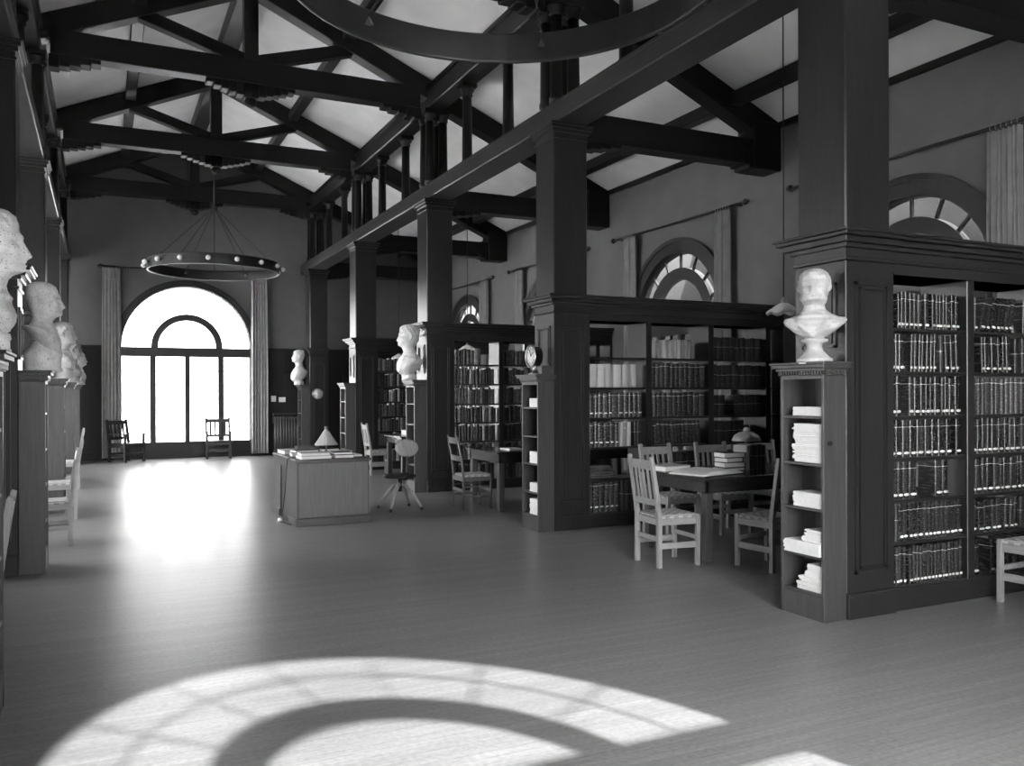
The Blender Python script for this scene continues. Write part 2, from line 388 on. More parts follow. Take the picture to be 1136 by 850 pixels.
def lights_panes(w, r, r_in, zs_t, zb, mull, holder, glass, lead, bar):
    """lower lights: panes between the mullions; mull = (centre, half width)"""
    edges = [-r] + [e for c, h in mull for e in (c-h, c+h)] + [r]
    for a, b in zip(edges[0::2], edges[1::2]):
        p = MB().box(a, b, 0.068, 0.074, zb, zs_t).build('pane', glass, holder)
        g = MB()
        n = max(2, round((zs_t-zb)/0.36))
        for k in range(1, n): g.box(a, b, 0.066-bar/2, 0.076+bar/2, zb+(zs_t-zb)*k/n-bar/2, zb+(zs_t-zb)*k/n+bar/2)
        g.box((a+b)/2-bar/2, (a+b)/2+bar/2, 0.066-bar/2, 0.076+bar/2, zb, zs_t)
        g.build('glazing_bars', lead, p)
def arch_window(name, loc, rz, r, casing, r_in, r_in2, mull, zb, bar, label, kick=True, radial=8):
    w = thing(name, label, 'window', loc, rz); w['kind'] = 'structure'
    zs = 2.65; tz = 2.43; F = M['frame']
    c = MB(); c.band(r-0.015, casing, -0.05, 0.03, zs, 0, PI, 56); c.band(casing-0.05, casing+0.02, -0.065, -0.05, zs, 0, PI, 56)
    c.box(-casing, -r+0.015, -0.05, 0.03, 0 if kick else zb-0.1, zs); c.box(r-0.015, casing, -0.05, 0.03, 0 if kick else zb-0.1, zs)
    if not kick: c.box(-casing, casing, -0.07, 0.03, zb-0.12, zb-0.02)
    c.build('casing', F, w)
    fr = MB(); fr.band(r-0.03, r, 0.03, 0.12, zs, 0, PI, 56); fr.box(-r, -r+0.03, 0.03, 0.12, 0 if kick else zb, zs); fr.box(r-0.03, r, 0.03, 0.12, 0 if kick else zb, zs); fr.build('frame', F, w)
    MB().box(-r, r, 0.02, 0.13, tz, zs).box(-r, r, -0.01, 0.03, zs-0.06, zs-0.01).build('transom', F, w)
    MB().band(r_in2, r_in, 0.025, 0.13, zs, 0, PI, 48).build('inner_arch', F, w)
    for cx, h in mull: MB().box(cx-h, cx+h, 0.03, 0.12, 0 if kick else zb, tz).build('mullion', F, w)
    if kick:
        k = MB().box(-r, r, 0.04, 0.11, 0, zb)
        for cx in (-1.12, -0.37, 0.37, 1.12): k.box(cx-0.25, cx+0.25, 0.025, 0.04, 0.1, zb-0.08)
        k.build('bottom_panel', F, w)
    else: MB().box(-r, r, 0.03, 0.12, zb-0.02, zb+0.06).build('bottom_rail', F, w)
    lights_panes(w, r, r_in, tz, zb, mull, w, M['glass'], M['lead'] if kick else F, bar)
    p = MB().band(r_in, r-0.03, 0.068, 0.074, zs, 0, PI, 48).build('pane', M['glass'], w)
    g = MB()
    for k in range(1, radial):
        a = PI*k/radial; d = Vector((math.cos(a), 0, math.sin(a)))
        g.bar(Vector((0,0.071,zs))+d*r_in, Vector((0,0.071,zs))+d*(r-0.02), bar, bar+0.006, (0,1,0))
    if kick: rm = (r_in+r)/2; g.band(rm-bar/2, rm+bar/2, 0.066-bar/2, 0.076+bar/2, zs, 0, PI, 48)
    g.build('glazing_bars', M['lead'] if kick else F, p)
    MB().band(0, r_in2, 0.068, 0.074, zs, 0, PI, 40).build('pane', M['glass'], w)
    return w
BIGM = [(-0.77, 0.065), (0.0, 0.055), (0.77, 0.065)]
arch_window('window_1', (WB[0], YB, 0), 0, 1.475, 1.60, 0.81, 0.655, BIGM, 0.39, 0.012, 'big arched window with glazed doors filling the far end wall')
arch_window('window_2', (WF[0], YF, 0), PI, 1.475, 1.60, 0.83, 0.645, BIGM, 0.39, 0.010, 'big arched window with glazed doors behind the camera')
SM = [(-0.52, 0.045), (0.0, 0.04), (0.52, 0.045)]
WORDS = ['behind the camera', 'above the nearest bookcase', 'above the second bookcase', 'above the third bookcase', 'by the last pier']
for k, y in enumerate(SIDE):
    arch_window('window_%d' % (3+k), (XR, y, 0), -PI/2, SR, 1.23, 0.80, 0.62, SM, SB, 0.03, 'arched aisle window %s, under a curtain rod' % WORDS[k], False)
for k, y in enumerate(SIDE[2:]):
    arch_window('window_%d' % (8+k), (XL, y, 0), PI/2, LR, 1.56, 0.80, 0.62, BIGM, SB, 0.03, 'arched window in the aisle beyond the busts, %s' % ['first of three', 'second of three', 'last of three'][k], False)

# wainscot with its cap on the end wall, baseboards, wall plates
for nm, a, b, lab in (('trim_1', XL+0.01, WB[0]-1.605, 'dark panelled wainscot on the end wall beside the far armchair'), ('trim_2', WB[0]+1.605, XR-0.01, 'dark panelled wainscot behind the radiator')):
    m = MB().box(a, b, YB-0.025, YB-0.002, 0, WAINSCOT)
    m.box(a, b, YB-0.075, YB-0.002, WAINSCOT-0.03, WAINSCOT+0.01).box(a, b, YB-0.055, YB-0.002, WAINSCOT-0.10, WAINSCOT-0.03).box(a, b, YB-0.04, YB-0.002, 2.05, 2.13).box(a, b, YB-0.045, YB-0.002, 0, 0.2)
    n = max(1, round((b-a)/0.8))
    for k in range(n+1):
        u = a+(b-a)*k/n; m.box(max(a,u-0.06), min(b,u+0.06), YB-0.04, YB-0.002, 0, WAINSCOT-0.03)
    tag(m.build(nm, M['wains']), lab, 'wainscot', kind='structure')
for nm, x, s, lab in (('baseboard_right', XR, -1, 'dark baseboard along the curtained aisle wall'), ('baseboard_left', XL, 1, 'dark baseboard along the aisle wall beyond the busts')):
    tag(MB().box(x, x+s*0.03, YF+0.01, YB-0.08, 0, 0.2).build(nm, M['case']), lab, 'baseboard', kind='structure')
for nm, x, s, lab in (('trim_3', XR, -1, 'thin dark moulding where the curtained wall meets the ceiling'), ('trim_4', XL, 1, 'thin dark moulding where the other aisle wall meets the ceiling')):
    tag(MB().box(x, x+s*0.04, YF+0.01, YB-0.01, roof_z(XR)-0.10, roof_z(XR)-0.02).build(nm, M['beamy']), lab, 'moulding', kind='structure')

# ------------------------------------------------------------------ roof timbers
def lengthwise(name, label, cat, x, w, h, slope=True, top=None):
    zt = (roof_z(x) - 0.01) if top is None else top
    m = MB().box(x-w/2, x+w/2, YF+0.01, YB-0.01, zt-h, zt, 0.012)
    return tag(m.build(name, M['beamy']), label, cat)
lengthwise('ridge_beam', 'broad dark ridge beam running along the top of the ceiling', 'beam', XC, 0.30, 0.26, top=7.60)
lengthwise('roof_purlin', 'dark purlin over the hall on the side of the busts', 'beam', 0.48, 0.17, 0.16, top=roof_z(0.40)-0.02)
lengthwise('roof_purlin', 'dark purlin over the hall above the desk side', 'beam', 3.36, 0.17, 0.16, top=roof_z(3.44)-0.02)
lengthwise('roof_purlin', 'dark purlin over the aisle of reading tables, near the curtained wall', 'beam', 7.22, 0.17, 0.16, top=roof_z(7.30)-0.02)
lengthwise('roof_purlin', 'dark purlin over the aisle beyond the busts', 'beam', 2*XC-7.22, 0.17, 0.16, top=roof_z(7.30)-0.02)
for x, lab in ((4.76, 'upper beam on the small columns above the bookcase piers'), (2*XC-4.76, 'upper beam on the small columns above the piers with busts')):
    m = MB().box(x-0.15, x+0.15, YF+0.01, YB-0.01, 6.02, 6.38, 0.015).box(x-0.18, x+0.18, YF+0.01, YB-0.01, 6.28, 6.34)
    tag(m.build('roof_plate', M['beamy']), lab, 'beam')
for x, lab in ((4.76, 'lengthwise beam resting on the bookcase piers'), (2*XC-4.76, 'lengthwise beam resting on the piers with busts')):
    m = MB().box(x-0.20, x+0.20, YF+0.01, YB-0.01, 4.57, 4.77, 0.012).box(x-0.15, x+0.15, YF+0.01, YB-0.01, 4.77, 4.83)
    tag(m.build('arcade_beam', M['beama']), lab, 'beam')

def stepped(m, x, y, z, L, d, w, sx=1, n=4, axis='x'):
    """stepped, rounded bracket under a beam: hangs below z, L long, d deep, growing shallower towards +sx"""
    st = L/n
    for k in range(n):
        dd = d*(1-k/n)**0.7
        a, b = x+sx*st*k, x+sx*st*(k+1)
        if axis == 'x': m.box(a, b, y-w/2, y+w/2, z-dd, z+0.005, 0.01)
        else: m.box(y-w/2, y+w/2, a, b, z-dd, z+0.005, 0.01)
    return m
TRW = ['nearest', 'second', 'third', 'fourth', 'last']
for i, y in enumerate(PCY):
    T = thing('roof_truss', 'dark timber roof truss over the %s pair of piers, counting from the camera' % TRW[i], 'truss', (XC, y, 6.0), 0, 'roof trusses')
    tb = MB().box(-0.60+0.001, 4.50, y-0.13, y+0.13, 6.0, 6.33, 0.012); tb.build('tie_beam', M['beam'], T, True)
    for s in (1, -1):
        X = lambda v: XC + s*(v-XC)
        p0 = Vector((XC+s*0.06, y, roof_z(XC)-0.21)); p1 = Vector((X(7.90), y, roof_z(7.90)-0.18))
        MB().bar(p0, p1, 0.26, 0.30, (0,0,1), 0.012).build('rafter', M['beam'], T, True)
        MB().bar((XC+s*0.08, y, 6.34), (X(3.50), y, roof_z(3.50)-0.22), 0.17, 0.17, (0,0,1), 0.01).build('strut', M['beam'], T, True)
        b = MB(); stepped(b, X(4.52), y, 6.0, -0.62*0+0.62, 0.17, 0.22, -s, 5); b.build('bracket', M['beam'], T, True)
        a = MB().box(X(4.96), X(7.93), y-0.13, y+0.13, 4.46, 4.78, 0.012); a.build('aisle_tie', M['beam'], T, True)
        b = MB(); stepped(b, X(4.98), y, 4.46, 0.55, 0.10, 0.22, s, 4); b.build('bracket', M['beam'], T, True)
        b = MB(); b.box(X(7.50), X(7.94), y-0.17, y+0.17, 4.40, 5.02, 0.015); stepped(b, X(7.50), y, 4.62, 0.30, 0.22, 0.30, -s, 4); b.build('wall_bracket', M['beam'], T, True)
    MB().box(XC-0.10, XC+0.10, y-0.10, y+0.10, 5.86, 7.34, 0.012).build('king_post', M['beamz'], T, True)
    b = MB()
    for s in (1, -1): stepped(b, XC, y, 6.0, 0.62, 0.20, 0.20, s, 6)
    b.lathe([(0.02,5.68),(0.075,5.71),(0.09,5.76),(0.07,5.82),(0.07,5.86)], (XC, y), 16)
    b.build('centre_bracket', M['beam'], T, True)

# small columns between the two lengthwise beams
def colonnette(x, y, label, group):
    c = thing('roof_column', label, 'column', (x, y, 4.83), 0, group)
    MB().lathe([(0.085,0),(0.085,0.05),(0.074,0.07),(0.074,0.12),(0.066,0.98)], (0,0), 18).build('shaft', M['beamz'], c)
    MB().lathe([(0.066,0.98),(0.085,1.0),(0.072,1.03),(0.105,1.07),(0.105,1.10)], (0,0), 18).box(-0.11,0.11,-0.11,0.11,1.10,1.155).build('capital', M['beamz'], c)
    return c
def bolster(x, y, label, group):
    m = MB()
    for s in (1, -1):
        for k in range(4):
            m.box(x-0.085, x+0.085, y+s*0.10*k, y+s*0.10*(k+1), 6.018-0.032*(4-k)*0.55 , 6.018)
    return m
n0 = 0
for sx, side in ((4.76, 'bookcase piers'), (2*XC-4.76, 'piers with busts')):
    for i, y in enumerate(PCY):
        for dx in (-0.11, 0.11):
            for dy in (-0.12, 0.12):
                colonnette(sx+dx, y+dy, 'turned dark column, one of four clustered above the %s of the %s' % (NUM[i+1], side), 'clustered columns above the %s of the %s' % (NUM[i+1], side))
        if i < 4:
            for q in (1, 2):
                colonnette(sx, y+BAY*q/3, 'single dark column on the long beam, %s past the %s of the %s' % (('first', 'second')[q-1], NUM[i+1], side), 'single columns on the long beam')

# ------------------------------------------------------------------ piers
def panel_frame(m, plane, a0, a1, z0, z1, at, s, w=0.022, d=0.014):
    """raised moulding frame on a face; plane 'y': a = x, face at y=at facing s; plane 'x': a = y"""
    for q in ((a0, a1, z0, z0+w), (a0, a1, z1-w, z1), (a0, a0+w, z0, z1), (a1-w, a1, z0, z1)):
        if plane == 'y': m.box(q[0], q[1], at, at+s*d, q[2], q[3])
        else: m.box(at, at+s*d, q[0], q[1], q[2], q[3])
def cornice_steps(m, x0, x1, y0, y1, top=ZC, ex=(1,1,1,1)):
    """crown moulding round a rectangle; ex = which sides step out (x0, x1, y0, y1)"""
    for z0, z1, e in ((0.20,0.175,0.014),(0.115,0.085,0.03),(0.085,0.045,0.065),(0.045,0.02,0.10),(0.02,0.0,0.115)):
        m.box(x0-e*ex[0], x1+e*ex[1], y0-e*ex[2], y1+e*ex[3], top-z0, top-z1, 0.004)
def pier(i, s):
    X = (lambda v: v) if s > 0 else (lambda v: 2*XC-v)
    y0 = PY[i] + (0.0 if s > 0 else LOFF[i]); y1 = y0+PD
    a, b = sorted((X(XP), X(5.0)))
    P = thing('pier', 'square dark wooden pier, %s from the camera in the row with %s' % (NUM[i+1], 'the bookcases' if s > 0 else 'busts against the light'), 'pier', ((a+b)/2, (y0+y1)/2, 0), 0, 'wooden piers of the hall')
    body = MB().box(a, b, y0, y1, 0.17, ZC-0.2, 0.006)
    panel_frame(body, 'y', a+0.075, b-0.055, 0.30, 2.30, y0, -1); panel_frame(body, 'y', a+0.115, b-0.095, 0.34, 2.26, y0, -1, 0.010, 0.02)
    panel_frame(body, 'x', y0+0.08, y1-0.08, 1.85, 2.30, X(XP), -s); panel_frame(body, 'x', y0+0.11, y1-0.11, 1.88, 2.27, X(XP), -s, 0.010, 0.02)
    body.build('pedestal', M['case'], P, True)
    MB().box(a, b, y0-0.022, y1+0.022, 0, 0.165, 0.004).box(a, b, y0-0.03, y1+0.03, 0.15, 0.175, 0.004).build('plinth', M['case'], P, True)
    c = MB().box(a, b, y0, y1, ZC-0.2, ZC-0.001); cornice_steps(c, a, b, y0, y1, ex=(1,0,1,1) if s > 0 else (0,1,1,1)); c.build('cornice', M['casey'], P, True)
    MB().box(a+0.012, b-0.012, y0+0.012, y1-0.012, ZC, 4.57, 0.012).build('shaft', M['case'], P, True)
    cp = MB()
    for z0, z1, e in ((4.40,4.42,0.012),(4.47,4.51,0.025),(4.51,4.55,0.045),(4.55,4.569,0.06)):
        cp.box(a+0.012-e, b-0.012+e, y0+0.012-e, y1-0.012+e, z0, z1)
    cp.build('cap_moulding', M['casey'], P, True)
    return P
LOFF = [0.28, 0.0, 0.0, 0.0, 0.0]
for i in range(5):
    pier(i, 1); pier(i, -1)

# ------------------------------------------------------------------ end shelves on the nave faces of the piers
SHZ = [0.181, 0.433, 0.754, 1.062, 1.383]
def end_shelf(i, s, label):
    X = (lambda v: v) if s > 0 else (lambda v: 2*XC-v)
    y0 = PY[i] + (0.0 if s > 0 else LOFF[i]); y1 = y0+0.405
    f, k = X(4.343), X(XP-0.001)
    E = thing('end_shelf', label, 'shelf', ((f+k)/2, (y0+y1)/2, 0), 0, 'narrow end shelves on the piers')
    MB().box(f, k, y0, y0+0.025, 0, 1.66, 0.003).build('side_panel', M['endsh'], E, True)
    MB().box(f, k, y1-0.025, y1, 0, 1.66, 0.003).build('side_panel', M['endsh'], E, True)
    MB().box(k-s*0.012, k, y0+0.025, y1-0.025, 0, 1.66).build('back_panel', M['endsh'], E, True)
    MB().box(f+s*0.004, f+s*0.02, y0+0.025, y1-0.025, 0, SHZ[0]-0.021).build('kick_board', M['endsh'], E, True)
    MB().box(f, f+s*0.024, y0+0.025, y1-0.025, 1.635, 1.66).build('face_rail', M['endsh'], E, True)
    for z in SHZ: MB().box(f+s*0.006, k-s*0.013, y0+0.025, y1-0.025, z-0.02, z, 0.003).build('shelf', M['endsh'], E, True)
    c = MB()
    for z0, z1, e in ((1.66,1.668,0.012),(1.690,1.71,0.022),(1.71,1.735,0.045),(1.735,1.75,0.055)):
        c.box(f-s*e, k, y0-e, y1+e, z0, z1, 0.003)
    c.box(f-s*0.008, k, y0-0.008, y1+0.008, 1.668, 1.690)
    c.build('cap', M['endsh'], E, True)
    d = MB(); n = 17
    for q in range(n):
        u = y0+0.0+(y1-y0-0.012)*q/(n-1); d.box(f-s*0.022, f-s*0.008, u, u+0.012, 1.668, 1.69)
    n = 9
    for q in range(n):
        u = f+(k-f)*q/n; d.box(u, u+s*0.012, y0-0.022, y0-0.008, 1.668, 1.69)
    d.build('dentils', M['endsh'], E, True)
    return E
SL = ['with speckled bust and paper heaps', 'with round clock on top and papers', 'with white draped bust on top', 'with nothing on top, beside the desk', 'last in the row near the radiator']
for i in range(5):
    E = end_shelf(i, 1, 'narrow open end shelf %s, on the %s bookcase pier' % (SL[i], NUM[i+1]))
    if i == 0:
        MB().box(4.343-0.058, 4.343-0.054, 4.335, 4.40, 1.737, 1.748).build('paper_label', M['tagm'], E, True)
        MB().lathe([(0.006,0),(0.012,0.004),(0.022,0.004),(0.024,0)], (0,0), 20, 1.0, 0.7).move(Matrix.Translation((4.40, 4.231, 1.20)) @ Matrix.Rotation(PI/2, 4, 'X')).build('escutcheon', M['metal'], E, True)
for i in range(5):
    end_shelf(i, -1, 'narrow end shelf under a white bust, %s from the camera on the dim side' % NUM[i+1])

# ------------------------------------------------------------------ bookcases between the piers and the aisle wall
CD = 0.40
BAYS = [(5.02, 5.79), (5.87, 6.71), (6.79, 7.62), (7.70, 7.91)]
def shelf_list(i): return [0.165, 0.547, 0.917, 1.255, 1.603, 1.952] if i == 1 else [0.165, 0.483, 0.779, 1.076, 1.372, 1.688, 1.998]
def bookcase(i, s, label):
    X = (lambda v: v) if s > 0 else (lambda v: 2*XC-v)
    y0 = PY[i] + (0.0 if s > 0 else LOFF[i]) + 0.012; y1 = y0+CD
    x0, x1 = 5.002, 7.918
    B = thing('bookcase', label, 'bookcase', (X((x0+x1)/2), (y0+y1)/2, 0), 0, 'tall bookcases across the aisles')
    def bx(m, a, b, *r, **k): return m.box(X(a), X(b), *r, **k)
    m = MB(); bx(m, x0, x1, y0-0.005, y0+0.02, 0, 0.155); bx(m, x0, x1, y1-0.02, y1+0.005, 0, 0.155); m.build('plinth', M['caseh'], B, True)
    for a, b in ((x0, BAYS[0][0]), (BAYS[0][1], BAYS[1][0]), (BAYS[1][1], BAYS[2][0]), (BAYS[2][1], BAYS[3][0]), (BAYS[3][1], x1)):
        m = MB(); bx(m, a, b, y0, y1, 0, 2.37, c=0.004); m.build('upright', M['case'], B, True)
    for a, b in BAYS:
        for z in shelf_list(i):
            m = MB(); bx(m, a, b, y0+0.01, y1-0.01, z-0.025, z, c=0.003); m.build('shelf', M['caseh'], B, True)
    m = MB(); bx(m, x0, x1, y0, y1, 2.37, ZC-0.001)
    q0, q1 = sorted((X(x0), X(x1))); cornice_steps(m, q0, q1, y0, y1, ex=(0,0,1,1)); bx(m, x0, x1, y0-0.012, y1+0.012, 2.37, 2.385); m.build('cornice', M['caseh'], B, True)
    return B
for i in range(4): bookcase(i, 1, 'tall open wooden bookcase from the %s pier to the curtained wall' % NUM[i+1])

# ------------------------------------------------------------------ books
def book_proto(style):
    m = MB(); K = 8; e = 0.09
    arc = [(0.5-0.5*math.cos(PI*k/K), e-e*math.sin(PI*k/K)) for k in range(K+1)]
    vs = [(x, y, 0) for x, y in arc] + [(x, y, 1) for x, y in arc]
    m.add(vs, [(k, k+1, K+2+k, K+1+k) for k in range(K)], True)
    m.prism([(0.5+(x-0.5)*0.94, y+0.03) for x, y in arc] + [(0.9, e+0.05), (0.1, e+0.05)], 'z', 0.001, 0.999)
    m.box(0, 0.09, e, 1, 0, 1); m.box(0.91, 1, e, 1, 0, 1)
    o = m.build('book', BK[style])
    p = MB().box(0.09, 0.91, e+0.02, 0.97, 0.02, 0.965).build('pages', M['pages'], o)
    if style == 'tagged':
        q = MB(); q.lathe([(0.36, 0.0), (0.36, 0.02)], (0,0), 12, 1.0, 1.0)
        q.v = [(0.5+a*1.1, 0.012-c, 0.115+b*0.10) for a, b, c in q.v]
        q.build('spine_tag', M['tagm'], o)
    if style in ('banded',):
        q = MB().box(0.22, 0.78, -0.005, 0.03, 0.16, 0.21); q.build('spine_tag', M['tagm'], o)
    return o
PROTO = {}
CASE_WORD = ['nearest', 'second', 'third']
BAY_WORD = ['first', 'middle', 'last']
def place_book(style, x, y, z, w, d, h, lean, label, group):
    if style not in PROTO: PROTO[style] = book_proto(style); o = PROTO[style]
    else: o = copy_tree(PROTO[style])
    o.location = (x, y, z); o.scale = (w, d, h); o.rotation_euler = (0, lean, 0)
    tag(o, label, 'book', group); return o
def fill(ci, bi, ri, segs, h, hj=0.012):
    x0, x1 = BAYS[bi]; W = x1-x0-0.012; zs = shelf_list(ci)[::-1]; n = len(zs); z = zs[ri]+0.0008
    row = 'top' if ri == 0 else ('bottom' if ri == n-1 else NUM[ri+1]); cnt = 0
    for seg in segs:
        f0, f1, k, style = seg[:4]; lean = math.radians(seg[4]) if len(seg) > 4 else 0.0
        ws = [rnd.uniform(0.75, 1.25) for _ in range(k)]; s = (f1-f0)*W/sum(ws); x = x0+0.006+f0*W
        hh = h + (0 if len(seg) < 6 else seg[5])
        for q in range(k):
            w = ws[q]*s; cnt += 1
            b = hh+rnd.uniform(-hj, hj*0.6); ln = lean
            if ri > 0: b = min(b, zs[ri-1]-zs[ri]-0.027-abs(math.sin(ln))*w)
            xx = x; zz = z
            if ln < 0: xx = x; zz = z + w*0.97*math.sin(-ln)*0.0
            if ln > 0: zz = z + w*0.94*math.sin(ln)
            wy = PY[ci]+0.012+0.022+rnd.uniform(0, 0.012)
            lab = '%s, %s from the pier, %s shelf, %s bookcase, %s bay' % (BKTXT[style], NUM[cnt], row, CASE_WORD[ci], BAY_WORD[bi])
            place_book(style, xx, wy, zz, w*(0.94 if ln == 0 else 0.8), rnd.uniform(0.15, 0.17), b, ln, lab, 'books on the shelves of the %s bookcase' % CASE_WORD[ci])
            x += w
# nearest bookcase
fill(0,0,0,[(0,.05,1,'tagged'),(.09,.42,6,'tagged'),(.46,.53,1,'tagged'),(.56,.96,7,'tagged')],.257)
fill(0,0,1,[(0,.19,3,'tagged'),(.27,.62,7,'tagged',2),(.68,.73,1,'dark'),(.76,.95,3,'tagged',-3)],.277)
fill(0,0,2,[(0,.13,2,'tagged'),(.24,.97,10,'tagged')],.285)
fill(0,0,3,[(0,.84,9,'tagged'),(.90,.98,1,'tagged')],.282)
fill(0,0,4,[(0,.36,4,'tagged'),(.60,.80,2,'tagged')],.283)
fill(0,0,5,[(0,.10,2,'dark'),(.10,1,14,'tagged')],.277)
fill(0,0,6,[(0,.20,4,'tagged'),(.24,.98,15,'tagged')],.272)
fill(0,1,0,[(0,.09,2,'tagged'),(.12,.60,7,'tagged',12),(.74,.9,2,'tagged',2)],.262)
fill(0,1,1,[(.14,.58,6,'tagged',-2),(.62,.9,3,'dark')],.275)
fill(0,1,2,[(0,.98,14,'mid')],.275)
fill(0,1,3,[(0,.98,13,'tagged')],.265)
fill(0,1,4,[(0,.80,10,'tagged'),(.82,.98,2,'dark')],.265)
fill(0,1,5,[(0,.42,5,'tagged'),(.46,.66,3,'tagged',3),(.70,.98,4,'dark')],.24)
fill(0,1,6,[(0,.12,1,'tagged'),(.26,.32,1,'tagged'),(.5,.98,5,'tagged')],.26)
# second bookcase
fill(1,0,1,[(0,.40,3,'pale'),(.44,.72,2,'pale'),(.76,.86,1,'pale')],.275)
fill(1,0,2,[(0,.41,5,'banded'),(.52,.97,5,'banded')],.285)
fill(1,0,3,[(0,.53,6,'banded'),(.55,.76,3,'pale'),(.80,.94,2,'dark')],.285)
fill(1,0,5,[(0,.53,6,'banded'),(.56,.98,5,'dark')],.35)
fill(1,1,0,[(0,.10,1,'pale'),(.12,.30,2,'pale',-6),(.33,.72,6,'pale')],.225)
fill(1,1,1,[(0,.98,11,'mid')],.29)
fill(1,1,2,[(.04,.97,10,'mid')],.29)
fill(1,1,3,[(0,.90,13,'mid',-3)],.28)
fill(1,1,4,[(0,.97,11,'dark')],.28)
fill(1,2,0,[(0,.96,9,'dark')],.27)
fill(1,2,1,[(0,.96,9,'dark')],.28)
fill(1,2,2,[(0,.25,2,'dark'),(.4,.95,5,'dark')],.26)
fill(1,2,3,[(0,.6,6,'dark')],.27)
fill(1,2,4,[(0,.95,9,'dark')],.27)
# every remaining book (beyond the three hundred nearest): one object
st = MB(); r2 = random.Random(5)
def stuff_row(ci, bi, z, back, h, f0=0.0, f1=0.95, pale=0.06):
    x0, x1 = BAYS[bi]; x = x0+0.006+f0*(x1-x0); end = x0+0.006+f1*(x1-x0-0.012)
    while True:
        w = r2.uniform(0.035, 0.07)
        if x+w > end: break
        y0 = PY[ci]+0.012+(CD-0.19 if back else 0.025+r2.uniform(0, 0.012)); hh = h-r2.uniform(0, 0.045)
        st.mi = 2 if r2.random() < pale else (1 if r2.random() < 0.45 else 0); e = 0.014; K = 5
        arc = [(x+(w-0.003)*(0.5-0.5*math.cos(PI*k/K)), y0+e-e*math.sin(PI*k/K)) for k in range(K+1)]
        st.prism(arc + [(x+w-0.003, y0+0.16), (x, y0+0.16)], 'z', z, z+hh)
        x += w
for ci in range(3):
    L = shelf_list(ci)
    for bi in range(3):
        for k, z in enumerate(L):
            if bi == 0 and ci == 1 and k in (1, 2, 3, 4, 5): continue
            if ci == 0 and k == 6: continue
            if ci == 2 and bi == 0: continue
            stuff_row(ci, bi, z+0.001, True, 0.22, 0.0, 0.55 if bi == 0 else 0.95)
for bi in (0, 1, 2):
    for k in range(7): stuff_row(2, bi, shelf_list(2)[k]+0.001, False, 0.265, 0.0, (0.68 if k == 6 else 0.96) if bi == 0 else 0.9)
for bi in (0, 1):
    for k in range(7): stuff_row(3, bi, shelf_list(3)[k]+0.001, False, 0.265, 0.0, 0.9, 0.15)
stuff_row(1, 1, shelf_list(1)[0]+0.001, False, 0.32); stuff_row(1, 2, shelf_list(1)[0]+0.001, False, 0.3)
for z in shelf_list(0): stuff_row(0, 2, z+0.001, False, 0.26)
ST = [plain('book_cloths_dark', 0.02, 0.35, 0.5, var=0.6, scale=24), plain('book_cloths_brown', 0.10, 0.4, 0.5, var=0.6, scale=24), plain('book_cloths_pale', 0.45, 0.5, 0.4, var=0.3, scale=24)]
tag(st.build('books', ST), 'all the further books on the remote and rear shelves', 'books', kind='stuff')
# a folded cloth on the fifth shelf of the second bookcase
cl = MB()
for k in range(5):
    z0 = 0.549+0.028*k
    cl.lathe([(0.22-0.02*k, z0), (0.235-0.022*k, z0+0.014), (0.21-0.025*k, z0+0.028)], (5.27, 8.60), 20, 1.0, 0.6)
tag(cl.build('folded_cloth', M['cloth']), 'dark folded cloth heaped on a shelf of the second bookcase', 'cloth')

# ------------------------------------------------------------------ papers in the end shelves
def ream(x0, x1, y0, y1, z, h, n, jit, label, taper=0.0):
    m = MB(); r = random.Random(int(z*1000)+n)
    for k in range(n):
        a = z+h*k/n; b = z+h*(k+1)/n
        j = [r.uniform(0, jit) for _ in range(4)]; tp = taper*k/n
        m.box(x0+j[0]*0.4, x1-j[1]*0.3, y0+j[2]*0.3, y1-j[3]-tp, a+0.0004, b)
    return tag(m.build('paper_ream', M['paper']), label, 'papers', kind='stuff')
SX0, SX1 = 4.356, 4.53
ream(SX0, SX1, 4.265, 4.535, 1.384, 0.06, 6, 0.01, 'thin white sheaf of papers on the top shelf under the speckled bust')
ream(SX0, SX1, 4.265, 4.545, 1.063, 0.265, 26, 0.03, 'tall heap of white papers on the second shelf under the speckled bust')
ream(SX0, SX1, 4.265, 4.545, 0.755, 0.10, 10, 0.02, 'low heap of white papers on the third shelf under the speckled bust')
ream(4.33, SX1, 4.265, 4.60, 0.434, 0.085, 7, 0.015, 'wide heap of papers overhanging the fourth shelf under the speckled bust')
ream(4.35, SX1, 4.265, 4.47, 0.520, 0.085, 7, 0.03, 'smaller heap of papers lying on the wide heap, under the speckled bust', 0.06)
ream(SX0, SX1, 4.265, 4.545, 0.182, 0.185, 14, 0.05, 'ragged heap of papers on the bottom shelf under the speckled bust', 0.13)
Q = [(1.384,0.10),(0.755,0.13),(0.434,0.10),(0.182,0.17)]
for (z, h), w in zip(Q, ('top', 'third', 'fourth', 'bottom')):
    ream(SX0, SX1, 8.41, 8.62, z, h, 8, 0.012, 'white block of papers on the %s shelf below the round clock' % w)

